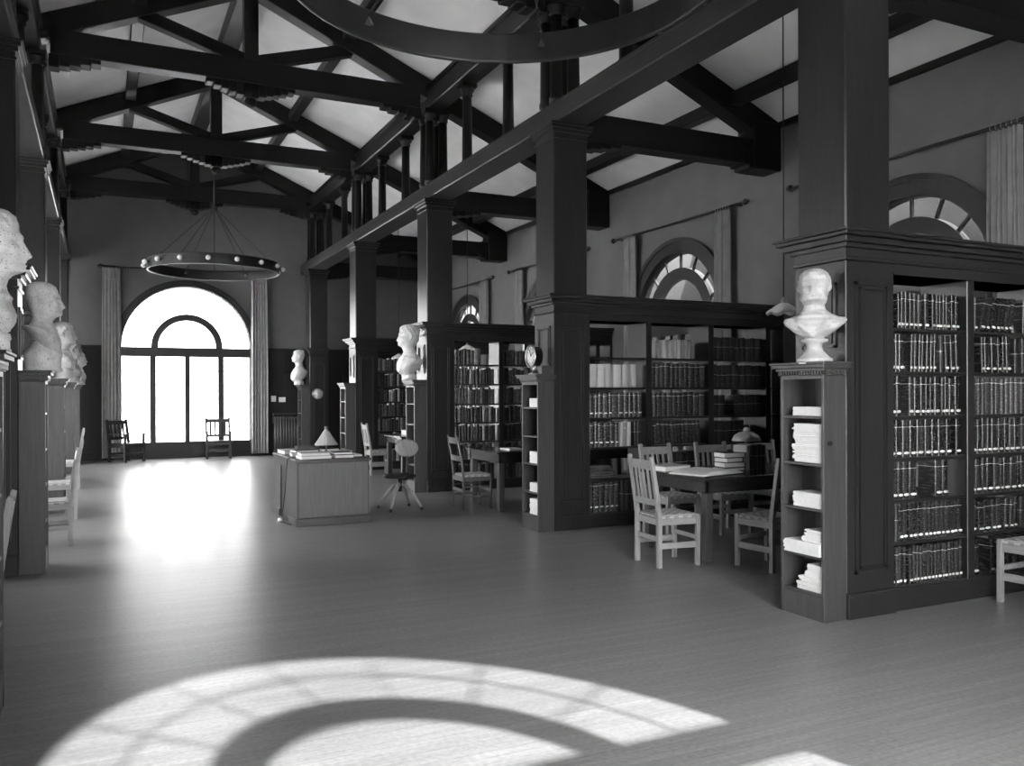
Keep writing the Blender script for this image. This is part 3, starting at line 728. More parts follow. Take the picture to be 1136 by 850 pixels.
# ------------------------------------------------------------------ chairs
def make_chair(label, kind='slats', mat=None, matx=None, name='side_chair'):
    mat = mat or M['oak']; matx = matx or M['oakx']
    c = thing(name, label, 'chair')
    W, D = 0.195, 0.195
    s = MB(); s.box(-0.20, 0.20, -0.185, 0.215, 0.428, 0.452, 0.008); s.box(-0.185, 0.185, -0.17, 0.20, 0.452, 0.462, 0.006); s.build('seat', M['cane'], c)
    for a in (-1, 1):
        if kind == 'ladder':
            MB().tube([(a*W,D,0),(a*W,D,0.46)], 0.017, 10).build('leg', mat, c)
            MB().tube([(a*W,-D,0),(a*W,-D,0.45),(a*W*0.97,-D-0.03,0.70),(a*W*0.94,-D-0.085,0.98)], [0.017,0.017,0.016,0.013], 10).build('leg', mat, c)
        else:
            MB().box(a*W-0.019, a*W+0.019, D-0.019, D+0.019, 0, 0.462, 0.003).build('leg', mat, c)
            lg = MB()
            pr = [(-D-0.02,0),(-D+0.018,0),(-D+0.018,0.45),(-D-0.005,0.62),(-D-0.062,0.97),(-D-0.07,0.985),(-D-0.095,0.975),(-D-0.042,0.62),(-D-0.02,0.45)]
            lg.prism(pr, 'x', a*W-0.019, a*W+0.019); lg.build('leg', mat, c)
    for x0, x1, y0, y1, nm in ((-W,W,D-0.012,D+0.012,'seat_rail'),(-W,W,-D-0.012,-D+0.012,'seat_rail'),(-W-0.012,-W+0.012,-D,D,'seat_rail'),(W-0.012,W+0.012,-D,D,'seat_rail')):
        MB().box(x0, x1, y0, y1, 0.372, 0.430, 0.003).build(nm, matx, c)
    hz = ((0.30,0.022),(0.17,0.022)) if kind == 'ladder' else ((0.19,0.055),)
    for z, h in hz:
        for a in (-1, 1): MB().box(a*W-0.009, a*W+0.009, -D, D, z-h/2, z+h/2, 0.002).build('stretcher', matx, c)
    MB().box(-W, W, -D-0.009, -D+0.009, 0.23, 0.27, 0.002).build('stretcher', matx, c)
    MB().box(-W, W, D-0.009, D+0.009, 0.23, 0.27, 0.002).build('stretcher', matx, c)
    def yb(z): return -D - 0.012 - (0.06*(max(0, z-0.55)/0.42)**1.1)
    def rail(z0, z1, nm):
        m = MB(); n = 6
        for k in range(n):
            u0, u1 = -W+2*W*k/n, -W+2*W*(k+1)/n
            def off(u): return -0.018*(1-(u/W)**2)
            vs = []
            for u in (u0, u1):
                for z in (z0, z1):
                    for t in (-0.010, 0.010): vs.append((u, yb(z)+off(u)+t, z))
            m.add(vs, [(0,1,3,2),(4,6,7,5),(0,4,5,1),(2,3,7,6),(0,2,6,4),(1,5,7,3)])
        m.build(nm, matx, c)
    if kind == 'ladder':
        rail(0.87, 0.95, 'back_rail'); rail(0.64, 0.71, 'back_rail')
    else:
        rail(0.865, 0.945, 'top_rail'); rail(0.545, 0.60, 'back_rail')
        for u in (-0.105, -0.035, 0.035, 0.105):
            z0, z1 = 0.595, 0.870; o2 = -0.018*(1-(u/W)**2)
            MB().bar((u, yb(z0)+o2, z0), (u, yb(z1)+o2, z1), 0.034, 0.009, (0,1,0), 0.002).build('slat', mat, c)
    return c
def put(o, x, y, deg, label=None, group=None, z=0.0):
    o.location = (x, y, z); o.rotation_euler = (0, 0, math.radians(deg))
    if label: o['label'] = label
    if group: o['group'] = group
    return o
GC = 'slat-back chairs in the hall'
ch = put(make_chair('light oak slat-back chair in full view at the end of the nearest table'), 4.625, 6.38, -95, None, GC)
for x, y, a, lab in ((5.33, 5.83, 7, 'light oak chair half hidden behind the end shelf with paper heaps'),
                     (5.50, 7.52, 183, 'slat-back chair across the nearest table, closest to the second pier'),
                     (6.22, 7.50, 178, 'slat-back chair across the nearest table, behind the stack of books'),
                     (6.98, 7.52, 181, 'slat-back chair across the nearest table, furthest from the hall'),
                     (6.15, 3.91, 2, 'oak chair cut off by the picture edge before the nearest bookcase'),
                     (4.74, 15.75, -92, 'light oak chair seen just behind the corner of the clerk desk'),
                     (-0.74, 5.62, 92, 'chair with leaning pale back post between the two nearest busts'),
                     (-0.50, 9.95, 93, 'oak chair standing beyond the second end shelf on the dim side'),
                     (-0.50, 12.0, 91, 'dim chair just past the third end shelf on the dim side, only its back showing'),
                     (-0.55, 15.7, 90, 'furthest dim chair back among the end shelves with busts')):
    put(copy_tree(ch), x, y, a, lab, GC)
put(make_chair('thin ladder-back chair at the bright end of the second reading table', 'ladder', M['oakd'], M['oakd'], name='ladder_chair'), 4.50, 10.62, -92)

def make_armchair(label):
    c = thing('armchair', label, 'armchair'); mt = M['darkchair']; W, D = 0.26, 0.24
    MB().box(-W, W, -D+0.01, D, 0.39, 0.425, 0.01).build('seat', mt, c)
    for a in (-1, 1):
        MB().box(a*W-0.025, a*W+0.025, D-0.025, D+0.025, 0, 0.62, 0.004).build('leg', mt, c)
        MB().prism([(-D-0.025,0),(-D+0.025,0),(-D+0.025,0.45),(-D-0.06,0.96),(-D-0.105,0.95),(-D-0.025,0.45)], 'x', a*W-0.025, a*W+0.025).build('leg', mt, c)
        MB().box(a*W-0.045, a*W+0.045, -D-0.02, D+0.06, 0.62, 0.645, 0.006).build('arm', mt, c)
        MB().box(a*W-0.012, a*W+0.012, -D, D, 0.12, 0.17).build('stretcher', mt, c)
        MB().box(a*W-0.015, a*W+0.015, -D, D, 0.33, 0.39).build('seat_rail', mt, c)
    MB().box(-W, W, D-0.015, D+0.015, 0.32, 0.39).build('seat_rail', mt, c)
    MB().box(-W, W, D-0.012, D+0.012, 0.16, 0.21).build('stretcher', mt, c)
    MB().box(-W, W, -D-0.012, -D+0.012, 0.16, 0.21).build('stretcher', mt, c)
    def yb(z): return -D-0.02-0.07*max(0, z-0.45)/0.5
    MB().bar((-W,yb(0.89),0.89),(W,yb(0.89),0.89),0.022,0.09,(0,0,1)).build('top_rail', mt, c)
    MB().bar((-W,yb(0.53),0.53),(W,yb(0.53),0.53),0.022,0.06,(0,0,1)).build('back_rail', mt, c)
    for u in (-0.165, -0.055, 0.055, 0.165): MB().bar((u,yb(0.54),0.54),(u,yb(0.88),0.88),0.05,0.012,(0,1,0)).build('slat', mt, c)
    return c
a0 = put(make_armchair('dark armchair turned sideways by the near curtain of the far window'), 0.50, 21.28, -140, None, 'armchairs by the far window')
put(copy_tree(a0), 2.50, 21.42, 176, 'dark armchair facing the hall before the glazed doors of the far window', 'armchairs by the far window')

# swivel chair at the clerk's desk
c = thing('swivel_chair', 'swivel chair with oval pale back and splayed legs beside the clerk desk', 'chair', (3.56, 10.85, 0), math.radians(4))
for k in range(4):
    a = PI/4+PI/2*k; d = Vector((math.cos(a), math.sin(a), 0))
    l = MB().tube([d*0.03+Vector((0,0,0.34)), d*0.09+Vector((0,0,0.31)), d*0.20+Vector((0,0,0.19)), d*0.30+Vector((0,0,0.05))], [0.024,0.026,0.024,0.018], 10).build('leg', M['oak'], c)
    MB().ball((d.x*0.31, d.y*0.31, 0.024), 0.024, 10, 8, (1,0.6,1)).build('caster', M['metal'], l)
MB().tube([(0,0,0.24),(0,0,0.42)], 0.028, 12).build('screw_post', M['metal'], c)
MB().lathe([(0.05,0.415),(0.20,0.425),(0.225,0.44),(0.225,0.455),(0.19,0.468),(0.05,0.462)], (0,0), 28, 1.0, 0.95).build('seat', M['darkchair'], c)
MB().tube([(0,-0.10,0.42),(0,-0.23,0.43),(0,-0.265,0.52),(0,-0.25,0.70),(0,-0.235,0.80)], [0.02,0.02,0.016,0.014,0.014], 8).build('back_support', M['darkchair'], c)
b = MB().lathe([(0.10,-0.012),(0.155,-0.012),(0.165,0),(0.155,0.012),(0.10,0.012)], (0,0), 36, 1.0, 0.70)
b.move(Matrix.Translation((0,-0.235,0.83)) @ Matrix.Rotation(math.radians(82), 4, 'X')); b.build('backrest', M['oak'], c)

# ------------------------------------------------------------------ tables
def table(x0, x1, y0, y1, label, end_mat=None):
    T = thing('reading_table', label, 'table', ((x0+x1)/2, (y0+y1)/2, 0), 0, 'long reading tables in the aisle')
    MB().box(x0, x1, y0, y1, 0.752, 0.78, 0.004).build('tabletop', M['table'], T, True)
    i = 0.05
    for q in ((x0+i, x1-i, y0+i, y0+i+0.025), (x0+i, x1-i, y1-i-0.025, y1-i), (x0+i, x0+i+0.025, y0+i, y1-i), (x1-i-0.025, x1-i, y0+i, y1-i)):
        MB().box(q[0], q[1], q[2], q[3], 0.635, 0.752, 0.003).build('apron', M['table'], T, True)
    for x in (x0+i-0.006, x1-i-0.074):
        for y in (y0+i-0.006, y1-i-0.074):
            l = MB().box(x, x+0.08, y, y+0.08, 0.03, 0.636, 0.006).box(x+0.01, x+0.07, y+0.01, y+0.07, 0.012, 0.03); l.box(x+0.015, x+0.065, y+0.015, y+0.065, 0, 0.012); l.build('leg', M['tablez'], T, True)
    return T
table(4.84, 7.35, 6.10, 7.16, 'dark reading table nearest the camera, with an open folio on it')
table(4.57, 7.1, 9.95, 11.0, 'reading table with bright end beyond the second pier')
table(4.72, 7.1, 14.35, 15.35, 'furthest reading table, showing as a bright edge behind the swivel chair')
# things on the nearest table
def flat_book(x, y, z, w, d, h, deg, label, cover='dark', name='book', group=None):
    b = thing(name, label, 'book', (x, y, z), math.radians(deg), group)
    MB().box(-w/2, w/2, -d/2, d/2, 0, 0.005).box(-w/2, w/2, -d/2, d/2, h-0.005, h).box(w/2-0.006, w/2, -d/2, d/2, 0.005, h-0.005).build('cover', BK[cover], b)
    MB().box(-w/2+0.006, w/2-0.006, -d/2+0.006, d/2-0.006, 0.005, h-0.005).build('pages', M['paper'], b)
    return b
T0 = 0.7805
f = thing('open_folio', 'large open folio lying across the corner of the nearest table', 'book', (5.10, 6.42, T0), math.radians(14))
MB().box(-0.31, 0.31, -0.21, 0.21, 0, 0.006).build('cover', BK['dark'], f)
for a in (-1, 1):
    m = MB(); n = 8
    pts = [(a*0.295*k/n, 0.007+0.045*math.sin(PI*(0.12+0.6*(1-k/n)))*(1-0.35*k/n)) for k in range(n+1)]
    m.prism(([(0,0.0065)] + pts + [(a*0.295,0.0065)]) if a > 0 else ([(0,0.0065)] + pts + [(a*0.295,0.0065)])[::-1], 'y', -0.195, 0.195); m.build('page_block', M['paper'], f)
flat_book(5.03, 6.92, T0, 0.34, 0.28, 0.05, 8, 'thick pale volume lying shut behind the open folio', 'pale')
z = T0
for k, (w, d, h, a, lab) in enumerate(((0.25,0.19,0.032,4,'lowest of the books piled flat beside the upright volumes'),(0.24,0.18,0.05,-6,'second book up in the flat pile on the nearest table'),(0.23,0.17,0.045,8,'third book up in the flat pile on the nearest table'),(0.25,0.18,0.05,-3,'topmost book of the flat pile on the nearest table'))):
    flat_book(5.535+0.01*(k % 2), 6.62, z, w, d, h, a, lab, 'mid' if k % 2 else 'dark', group='books piled flat on the nearest table'); z += h+0.0004
for k in range(5):
    o = copy_tree(PROTO['pale' if k == 0 else 'dark']); o.location = (5.68+0.050*k, 6.52, T0); o.scale = (0.046, 0.20, 0.24+0.012*(k % 2)); o.rotation_euler = (0,0,0)
    tag(o, '%s standing on the nearest table, %s from the flat pile' % ('pale volume' if k == 0 else 'dark volume', NUM[k+1]), 'book', 'volumes standing on the nearest table')
def desk_lamp(x, y, z, label, dome=True):
    l = thing('desk_lamp', label, 'lamp', (x, y, z))
    MB().lathe([(0.085,0),(0.085,0.012),(0.05,0.025),(0.016,0.04),(0.012,0.06)], (0,0), 24).build('base', M['brass'], l)
    MB().tube([(0,0,0.05),(0,0,0.28)], 0.009, 10).build('stem', M['brass'], l)
    s = MB().lathe([(0.145,0.26),(0.150,0.265),(0.125,0.315),(0.08,0.345),(0.03,0.36),(0.03,0.354),(0.075,0.338),(0.118,0.310),(0.140,0.262)], (0,0), 32).build('shade', M['shade'], l)
    MB().lathe([(0.035,0.36),(0.03,0.39),(0.012,0.40)], (0,0), 16).build('cap', M['bulb'], l)
    return l
desk_lamp(6.02, 6.92, T0, 'dome-shaded lamp on the nearest table behind the standing volumes')
for x, y, w, d, h, lab in ((4.86, 10.20, 0.22, 0.30, 0.02, 'pale sheet of paper lying on the second reading table'),):
    tag(MB().box(x, x+w, y, y+d, T0, T0+h).build('paper_sheet', M['paper']), lab, 'paper')
flat_book(5.05, 14.85, T0, 0.22, 0.30, 0.09, 0, 'white boxlike book lying on the furthest reading table', 'pale')
flat_book(5.33, 14.85, T0, 0.22, 0.30, 0.06, 0, 'dark book lying beside the white one on the furthest table', 'mid')

# ------------------------------------------------------------------ clerk's desk
DX0, DX1, DY0, DY1 = 2.03, 2.89, 9.98, 11.42
D = thing('clerk_desk', 'square panelled clerk desk loaded with ledgers, standing in the open floor', 'desk', ((DX0+DX1)/2, (DY0+DY1)/2, 0))
MB().box(DX0-0.02, DX1+0.02, DY0-0.025, DY1+0.025, 0.745, 0.772, 0.005).box(DX0-0.006, DX1+0.006, DY0-0.006, DY1+0.006, 0.73, 0.745).build('desktop', M['deskd'], D, True)
MB().box(DX0+0.02, DX1, DY0+0.012, DY1-0.012, 0.02, 0.73).build('body', M['deskd'], D, True)
MB().box(DX0+0.025, DX1-0.02, DY0, DY0+0.012, 0.10, 0.725).build('end_panel', M['desk'], D, True)
m = MB()
for y0, y1 in ((DY0, DY0+0.40), (DY1-0.40, DY1)):
    m.box(DX0, DX0+0.03, y0, y1, 0.02, 0.73, 0.004)
m.box(DX0, DX0+0.022, DY0+0.40, DY1-0.40, 0.64, 0.73)
m.build('side_panel', M['deskd'], D, True)
MB().box(DX0-0.02, DX1+0.02, DY0-0.022, DY0+0.03, 0, 0.09, 0.004).box(DX0-0.02, DX0+0.03, DY0+0.02, DY0+0.42, 0, 0.09, 0.004).box(DX1-0.03, DX1+0.02, DY0, DY1+0.02, 0, 0.09, 0.004).build('plinth', M['deskd'], D, True)
MB().box(DX0-0.02, DX0+0.03, DY1-0.42, DY1+0.02, 0, 0.09, 0.004).build('plinth', M['deskd'], D, True)
c = thing('lamp_cord', 'thin black cord hanging from the desktop to a plug on the floor', 'cord', (DX0-0.05, DY0+0.35, 0))
pts = [(2.10,10.33,0.776),(2.012,10.35,0.776),(1.995,10.37,0.75),(1.99,10.42,0.60),(1.985,10.45,0.40),(1.975,10.50,0.20),(1.955,10.52,0.06),(1.93,10.50,0.012)]
MB().tube(pts, 0.006, 8).build('cord', M['metal'], c, True)
MB().tube([(1.93,10.50,0.012),(1.93,10.40,0.008),(1.96,10.25,0.008),(1.99,10.12,0.008)], 0.006, 8).build('cord', M['metal'], c, True)
MB().lathe([(0.028,0),(0.03,0.02),(0.02,0.045)], (1.93,10.50), 14).build('plug', M['bulb'], c, True)
K0 = 0.7725
flat_book(2.27, 10.20, K0, 0.36, 0.30, 0.035, 2, 'lower of two pale ledgers at the near corner of the desk', 'pale', 'ledger')
flat_book(2.27, 10.20, K0+0.0354, 0.34, 0.28, 0.035, -2, 'upper of two pale ledgers at the near corner of the desk', 'pale', 'ledger')
flat_book(2.60, 10.17, K0, 0.24, 0.26, 0.04, 3, 'striped dark book at the near edge of the desk', 'banded')
flat_book(2.60, 10.17, K0+0.0404, 0.23, 0.24, 0.03, -3, 'dark book lying on the striped one on the desk', 'mid')
flat_book(2.79, 10.42, K0, 0.16, 0.34, 0.022, 4, 'flat pale pad by the chair side of the desk', 'pale', 'writing_pad')
flat_book(2.80, 10.78, K0, 0.14, 0.24, 0.045, -4, 'small pale book near the lamp on the desk', 'pale')
flat_book(2.17, 11.15, K0, 0.22, 0.40, 0.05, 2, 'wide white ledger at the far corner of the desk', 'pale', 'ledger')
flat_book(2.26, 10.66, K0, 0.34, 0.26, 0.045, -5, 'white ledger in the middle of the desk behind the near pair', 'pale', 'ledger')
flat_book(2.26, 10.66, K0+0.0454, 0.30, 0.22, 0.03, 6, 'dark book lying on the middle ledger of the desk', 'dark')
b = thing('card_tray', 'long dark card tray at the back of the desk', 'tray', (2.42, 11.25, K0))
MB().box(-0.14,0.14,-0.09,0.09,0,0.012).box(-0.14,-0.13,-0.09,0.09,0.012,0.085).box(0.13,0.14,-0.09,0.09,0.012,0.085).box(-0.13,0.13,-0.09,-0.08,0.012,0.085).box(-0.13,0.13,0.08,0.09,0.012,0.085).build('tray', M['tin'], b)
MB().box(-0.125,0.125,-0.075,0.075,0.012,0.075).build('cards', M['paper'], b)
flat_book(2.68, 11.22, K0, 0.22, 0.28, 0.05, 8, 'brown book behind the cone lamp on the desk', 'mid')
l = thing('cone_lamp', 'desk lamp with pleated cone shade on the clerk desk', 'lamp', (2.58, 10.86, K0))
MB().lathe([(0.07,0),(0.07,0.012),(0.04,0.025),(0.012,0.04),(0.010,0.10)], (0,0), 20).build('base', M['brass'], l)
MB().tube([(0,0,0.04),(0,0,0.33)], 0.008, 10).build('stem', M['brass'], l)
s = MB(); n = 40; vs = []
for r, z in ((0.145,0.115),(0.09,0.20),(0.03,0.295),(0.026,0.295),(0.086,0.198),(0.140,0.117)):
    for k in range(n):
        a = 2*PI*k/n; q = r*(1+0.04*(k % 2)); vs.append((q*math.cos(a), q*math.sin(a), z))
s.add(vs, [(i*n+k, i*n+(k+1) % n, (i+1)*n+(k+1) % n, (i+1)*n+k) for i in range(5) for k in range(n)]); s.add(vs[:n]+vs[-n:], [(k, (k+1) % n, n+(k+1) % n, n+k) for k in range(n)])
s.build('shade', M['shade'], l)
MB().lathe([(0.03,0.295),(0.02,0.31),(0.012,0.33),(0.022,0.335),(0.022,0.345),(0.004,0.35)], (0,0), 14).build('finial', M['brass'], l)

# ------------------------------------------------------------------ busts
def gauss(x, s): return math.exp(-(x/s)**2)
RING = [(0,.06,.085,-.005),(.02,.09,.15,-.005),(.045,.108,.20,-.005),(.07,.112,.212,-.008),(.095,.105,.195,-.012),(.12,.09,.15,-.015),(.142,.078,.105,-.014),(.162,.070,.078,-.008),(.182,.068,.071,0),(.198,.074,.070,.008),
        (.212,.092,.070,.018),(.235,.098,.077,.022),(.27,.102,.083,.015),(.31,.105,.088,.006),(.35,.106,.091,.0),(.385,.100,.087,-.004),(.415,.092,.074,-.008),(.435,.068,.055,-.01),(.448,.035,.03,-.01),(.452,.006,.006,-.01)]
def bust(label, loc, deg, scale, mat, socle_h, torso=1.0, hair=0.5, beard=0.0, wide=1.0, seed=1, deep=1.0, head=1.0, tilt=0.0, drum=0.0, name='portrait_bust'):
    B = thing(name, label, 'bust', loc, math.radians(deg), 'portrait busts on the end shelves')
    r = random.Random(seed); ph = [r.uniform(0, 6.28) for _ in range(8)]
    NA, NZ = 72, 110; vs = []
    def interp(z):
        for a, b in zip(RING, RING[1:]):
            if a[0] <= z <= b[0]:
                t = (z-a[0])/(b[0]-a[0]); t2 = t*t*(3-2*t)*0.35+t*0.65
                return [a[i]+(b[i]-a[i])*t2 for i in (1,2,3)]
        return list(RING[-1][1:])
    for j in range(NZ+1):
        z = 0.452*(1-(1-j/NZ)**1.0); z = min(z, 0.452); ax, ay, cx = interp(z)
        for k in range(NA):
            f = 2*PI*k/NA; f = f if f <= PI else f-2*PI          # angle from the face
            e = 2.0 if z > 0.16 else 2.3
            c, s = math.cos(f), math.sin(f)
            q = (abs(c)**e+abs(s)**e)**(-1/e); x = cx+ax*q*c; y = ay*q*s; d = 0.0
            if z > 0.19:
                nz = max(0, 1-abs(z-0.278)/0.055); nose = (0.026*(max(0, (0.335-z)/0.06))**0.8 if 0.268 < z < 0.335 else (0.027*max(0, (z-0.252)/0.016) if 0.252 < z <= 0.268 else 0))
                nose = min(nose, 0.027)
                d += nose*gauss(f, 0.19)
                d += 0.010*gauss(z-0.342, 0.013)*gauss(f, 0.75)
                for sd in (-1, 1):
                    d -= 0.013*gauss(z-0.322, 0.013)*gauss(f-sd*0.40, 0.20)
                    d += 0.005*gauss(z-0.322, 0.006)*gauss(f-sd*0.40, 0.10)
                    d += 0.006*gauss(z-0.292, 0.018)*gauss(f-sd*0.62, 0.22)
                    d += 0.020*gauss(z-0.305, 0.024)*gauss(f-sd*1.62, 0.12)
                d += 0.008*gauss(z-0.250, 0.006)*gauss(f, 0.30)+0.008*gauss(z-0.237, 0.006)*gauss(f, 0.26)-0.006*gauss(z-0.2435, 0.004)*gauss(f, 0.34)
                d += 0.012*gauss(z-0.218, 0.010)*gauss(f, 0.35)
                hm = max(0.0, min(1.0, (z-0.365+0.10*max(0, abs(f)-1.0))/0.03)) if abs(f) < 2.6 else max(0.0, min(1.0, (z-0.22)/0.04))
                if abs(f) >= 1.9: hm = max(hm, max(0.0, min(1.0, (z-0.235)/0.04)))
                d += hair*hm*(0.010+0.007*math.sin(9*f+ph[0]+22*z)*math.sin(60*z+ph[1]+3*f)+0.004*math.sin(23*f+ph[2]+90*z))
                if beard > 0:
                    bm = gauss(z-0.215, 0.035)*(1.0 if abs(f) < 1.35 else 0.0)
                    d += beard*bm*(0.014+0.006*math.sin(14*f+ph[3])*math.sin(80*z+ph[4]))
            elif z < 0.15:
                fold = math.sin(7*f+40*z+ph[5])*0.5+math.sin(12*f-55*z+ph[6])*0.35
                d += 0.008*fold*max(0, 1-z/0.16)*(0.4+0.6*min(1, z/0.03))
                d += 0.010*gauss(z-0.10-0.03*c, 0.012)
                if abs(f) < 1.3: d += 0.014*gauss(abs(f)-(0.10+(z-0.02)*5.0), 0.11)
            n = Vector((c/ax, s/ay, 0)); n.normalize()
            x += n.x*d; y += n.y*d
            zz = z*scale if z >= 0.2 else 0.2*scale*(z/0.2)
            if z < 0.2: zz = z*torso*scale
            else: zz = (0.2*torso+(z-0.2))*scale
            w = wide if z < 0.14 else 1.0+(wide-1.0)*max(0, (0.17-z)/0.03)
            lo = max(0.0, min(1.0, (0.15-z)/0.05)); hd = max(0.0, min(1.0, (z-0.19)/0.03))
            x *= 1+(deep-1)*lo; y *= 1+(head-1)*hd; x = x*(1+(head-1)*0.5*hd)
            zz += scale*lo*(0.06*min(1.6, (y/0.2)**2) - tilt*x)*max(0.0, 1-z/0.15)
            vs.append((x*scale, y*scale*w, zz+socle_h))
    m = MB(); fs = [(j*NA+k, j*NA+(k+1) % NA, (j+1)*NA+(k+1) % NA, (j+1)*NA+k) for j in range(NZ) for k in range(NA)]
    fs.append(tuple(range(NA))[::-1]); fs.append(tuple(NZ*NA+k for k in range(NA)))
    m.add(vs, fs, True); m.build('figure', mat, B)
    h = socle_h; q = scale
    if drum > 0: pr = [(drum,0),(drum,h*0.1),(drum*0.94,h*0.16),(drum*0.94,h*0.55),(drum*1.0,h*0.62),(drum*0.96,h*0.85),(drum*0.7,h*1.0),(0.07*q,h+0.05)]
    elif h > 0.1: pr = [(0.118,0),(0.118,0.022),(0.10,0.03),(0.085,0.045),(0.058,0.075),(0.05,h*0.62),(0.056,h*0.78),(0.088,h*0.84),(0.088,h*0.92),(0.066,h*0.96),(0.058,h+0.012)]
    else: pr = [(0.10*q,0),(0.10*q,h*0.4),(0.085*q,h*0.5),(0.075*q,h*0.9),(0.06*q,h+0.012)]
    MB().lathe(pr, (0,0), 28).build('socle', mat, B)
    return B
CAP = 1.7505
bust('speckled white bust of a bearded man in a robe, on the nearest end shelf', (4.365, 4.335, CAP), -140, 0.95, M['marble3'], 0.165, 1.22, 0.6, 0.9, 1.02, 3, 1.15, 1.12, 0.2)
bust('white bust with curly hair in profile on the third end shelf', (4.33, 12.73, CAP), 180, 1.42, M['marble'], 0.10, 1.45, 1.0, 0.0, 0.72, 5, 1.15, 1.0, 0.3, 0.12)
bust('white bust on the last end shelf near the radiator', (4.33, 21.02, CAP), 180, 1.25, M['marble'], 0.10, 1.8, 0.7, 0.4, 0.75, 8, 1.3, 1.0, 0.3, 0.12)
bust('large speckled white head cut by the picture edge, on the nearest dim end shelf', (-0.49, 4.72, CAP), -4, 1.28, M['marble2'], 0.10, 1.05, 0.7, 0.0, 0.9, 12, 0.75, 1.05, 0.3, 0.10)
bust('bald white bust in profile with broad chest on the second dim end shelf', (-0.47, 8.58, CAP), -4, 1.24, M['marble2'], 0.21, 1.08, 0.15, 0.0, 0.9, 15, 1.0, 1.0, 0.9, 0.155)
bust('small grey-white bust peeping past the bald one on the dim side', (-0.465, 12.72, CAP), 0, 1.22, M['marble'], 0.15, 1.2, 0.7, 0.0, 0.8, 21, 1.05, 1.0, 0.5, 0.13)
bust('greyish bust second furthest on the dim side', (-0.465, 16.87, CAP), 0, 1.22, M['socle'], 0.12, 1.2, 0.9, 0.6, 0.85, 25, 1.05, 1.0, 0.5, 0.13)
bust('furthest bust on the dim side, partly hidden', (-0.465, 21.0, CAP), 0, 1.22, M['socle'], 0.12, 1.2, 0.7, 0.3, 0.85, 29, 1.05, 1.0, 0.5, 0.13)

# ------------------------------------------------------------------ clocks, notices, radiator
c = thing('shelf_clock', 'round drum clock with white dial on the second end shelf', 'clock', (4.40, 8.58, CAP))
RY = Matrix.Rotation(-PI/2, 4, 'Y')
def facing_left(m, x, z): return m.move(Matrix.Translation((x, 0, z)) @ RY)
facing_left(MB().lathe([(0.105,-0.09),(0.112,-0.085),(0.112,0.0),(0.128,0.004),(0.13,0.018),(0.118,0.024),(0.108,0.016),(0.108,0.004)], (0,0), 40), -0.03, 0.205).build('case', M['brass'], c)
facing_left(MB().lathe([(0.108,0.002),(0.108,0.008)], (0,0), 40), -0.03, 0.205).build('dial', M['dial'], c)
hd = MB().bar((-0.042,0,0.205),(-0.042,-0.045,0.245),0.003,0.008,(1,0,0)).bar((-0.042,0,0.205),(-0.042,0.03,0.28),0.003,0.006,(1,0,0))
hd.build('hands', M['metal'], c)
tk = MB()
for k in range(12):
    a = PI*k/6; d = Vector((0, math.cos(a), math.sin(a))); p = Vector((-0.0395,0,0.205))
    tk.bar(p+d*0.078, p+d*0.096, 0.002, 0.008, (1,0,0))
tk.build('hour_marks', M['metal'], c)
MB().lathe([(0.09,0),(0.09,0.012),(0.055,0.022),(0.03,0.05),(0.026,0.08),(0.04,0.10)], (0.01,0), 24, 0.8, 1.0).build('stand', M['brass'], c)
tag(MB().box(4.39, 4.53, 8.37, 8.45, CAP, CAP+0.085, 0.006).box(4.40, 4.52, 8.38, 8.44, CAP+0.085, CAP+0.095, 0.003).build('tin_box', M['tin']), 'small dark tin box beside the round clock', 'box')
c = thing('wall_clock', 'round white dial clock hung on the last pier by the radiator', 'clock', (4.735, PY[4]-0.005, 1.53))
RX = Matrix.Rotation(PI/2, 4, 'X')
MB().lathe([(0.125,-0.012),(0.135,0.0),(0.135,0.025),(0.118,0.032),(0.112,0.022)], (0,0), 36).move(RX).build('case', M['brass'], c)
MB().lathe([(0.115,0.0),(0.115,0.026)], (0,0), 36).move(RX).build('dial', M['dial'], c)
MB().bar((0,-0.03,0),(0.04,-0.03,0.05),0.004,0.008,(0,1,0)).bar((0,-0.03,0),(-0.02,-0.03,0.085),0.004,0.006,(0,1,0)).build('hands', M['metal'], c)
for x, zz, w, h, lab in ((3.875, 1.41, 0.12, 0.15, 'small upright white notice pinned on the end wall'), (4.085, 1.385, 0.17, 0.12, 'small wide white notice pinned on the end wall above the radiator')):
    n = thing('notice', lab, 'notice', (x, YB-0.047, zz)); MB().box(-w/2, w/2, -0.004, 0, -h/2, h/2).build('sheet', M['paper'], n)
    MB().ball((0,-0.006,h/2-0.012), 0.006, 8, 6).build('pin', M['brass'], n)
R = thing('radiator', 'dark column radiator under a shelf at the end wall', 'radiator', (4.16, YB-0.17, 0), 0)
for k in range(9):
    x = -0.27+0.0675*k; sct = MB()
    for y in (-0.05, 0.05): sct.tube([(x,y,0.10),(x,y,0.93)], 0.022, 8)
    sct.box(x-0.028, x+0.028, -0.075, 0.075, 0.91, 0.96, 0.01).box(x-0.028, x+0.028, -0.075, 0.075, 0.07, 0.13, 0.01)
    if k in (0, 8): sct.box(x-0.02, x+0.02, -0.07, -0.03, 0, 0.08).box(x-0.02, x+0.02, 0.03, 0.07, 0, 0.08)
    sct.build('section', M['radiator'], R)
MB().box(-0.33, 0.33, -0.12, 0.115, 1.0, 1.05, 0.006).box(-0.32,-0.30,0.0,0.115,0.80,1.0).box(0.30,0.32,0.0,0.115,0.80,1.0).build('shelf', M['case'], R)

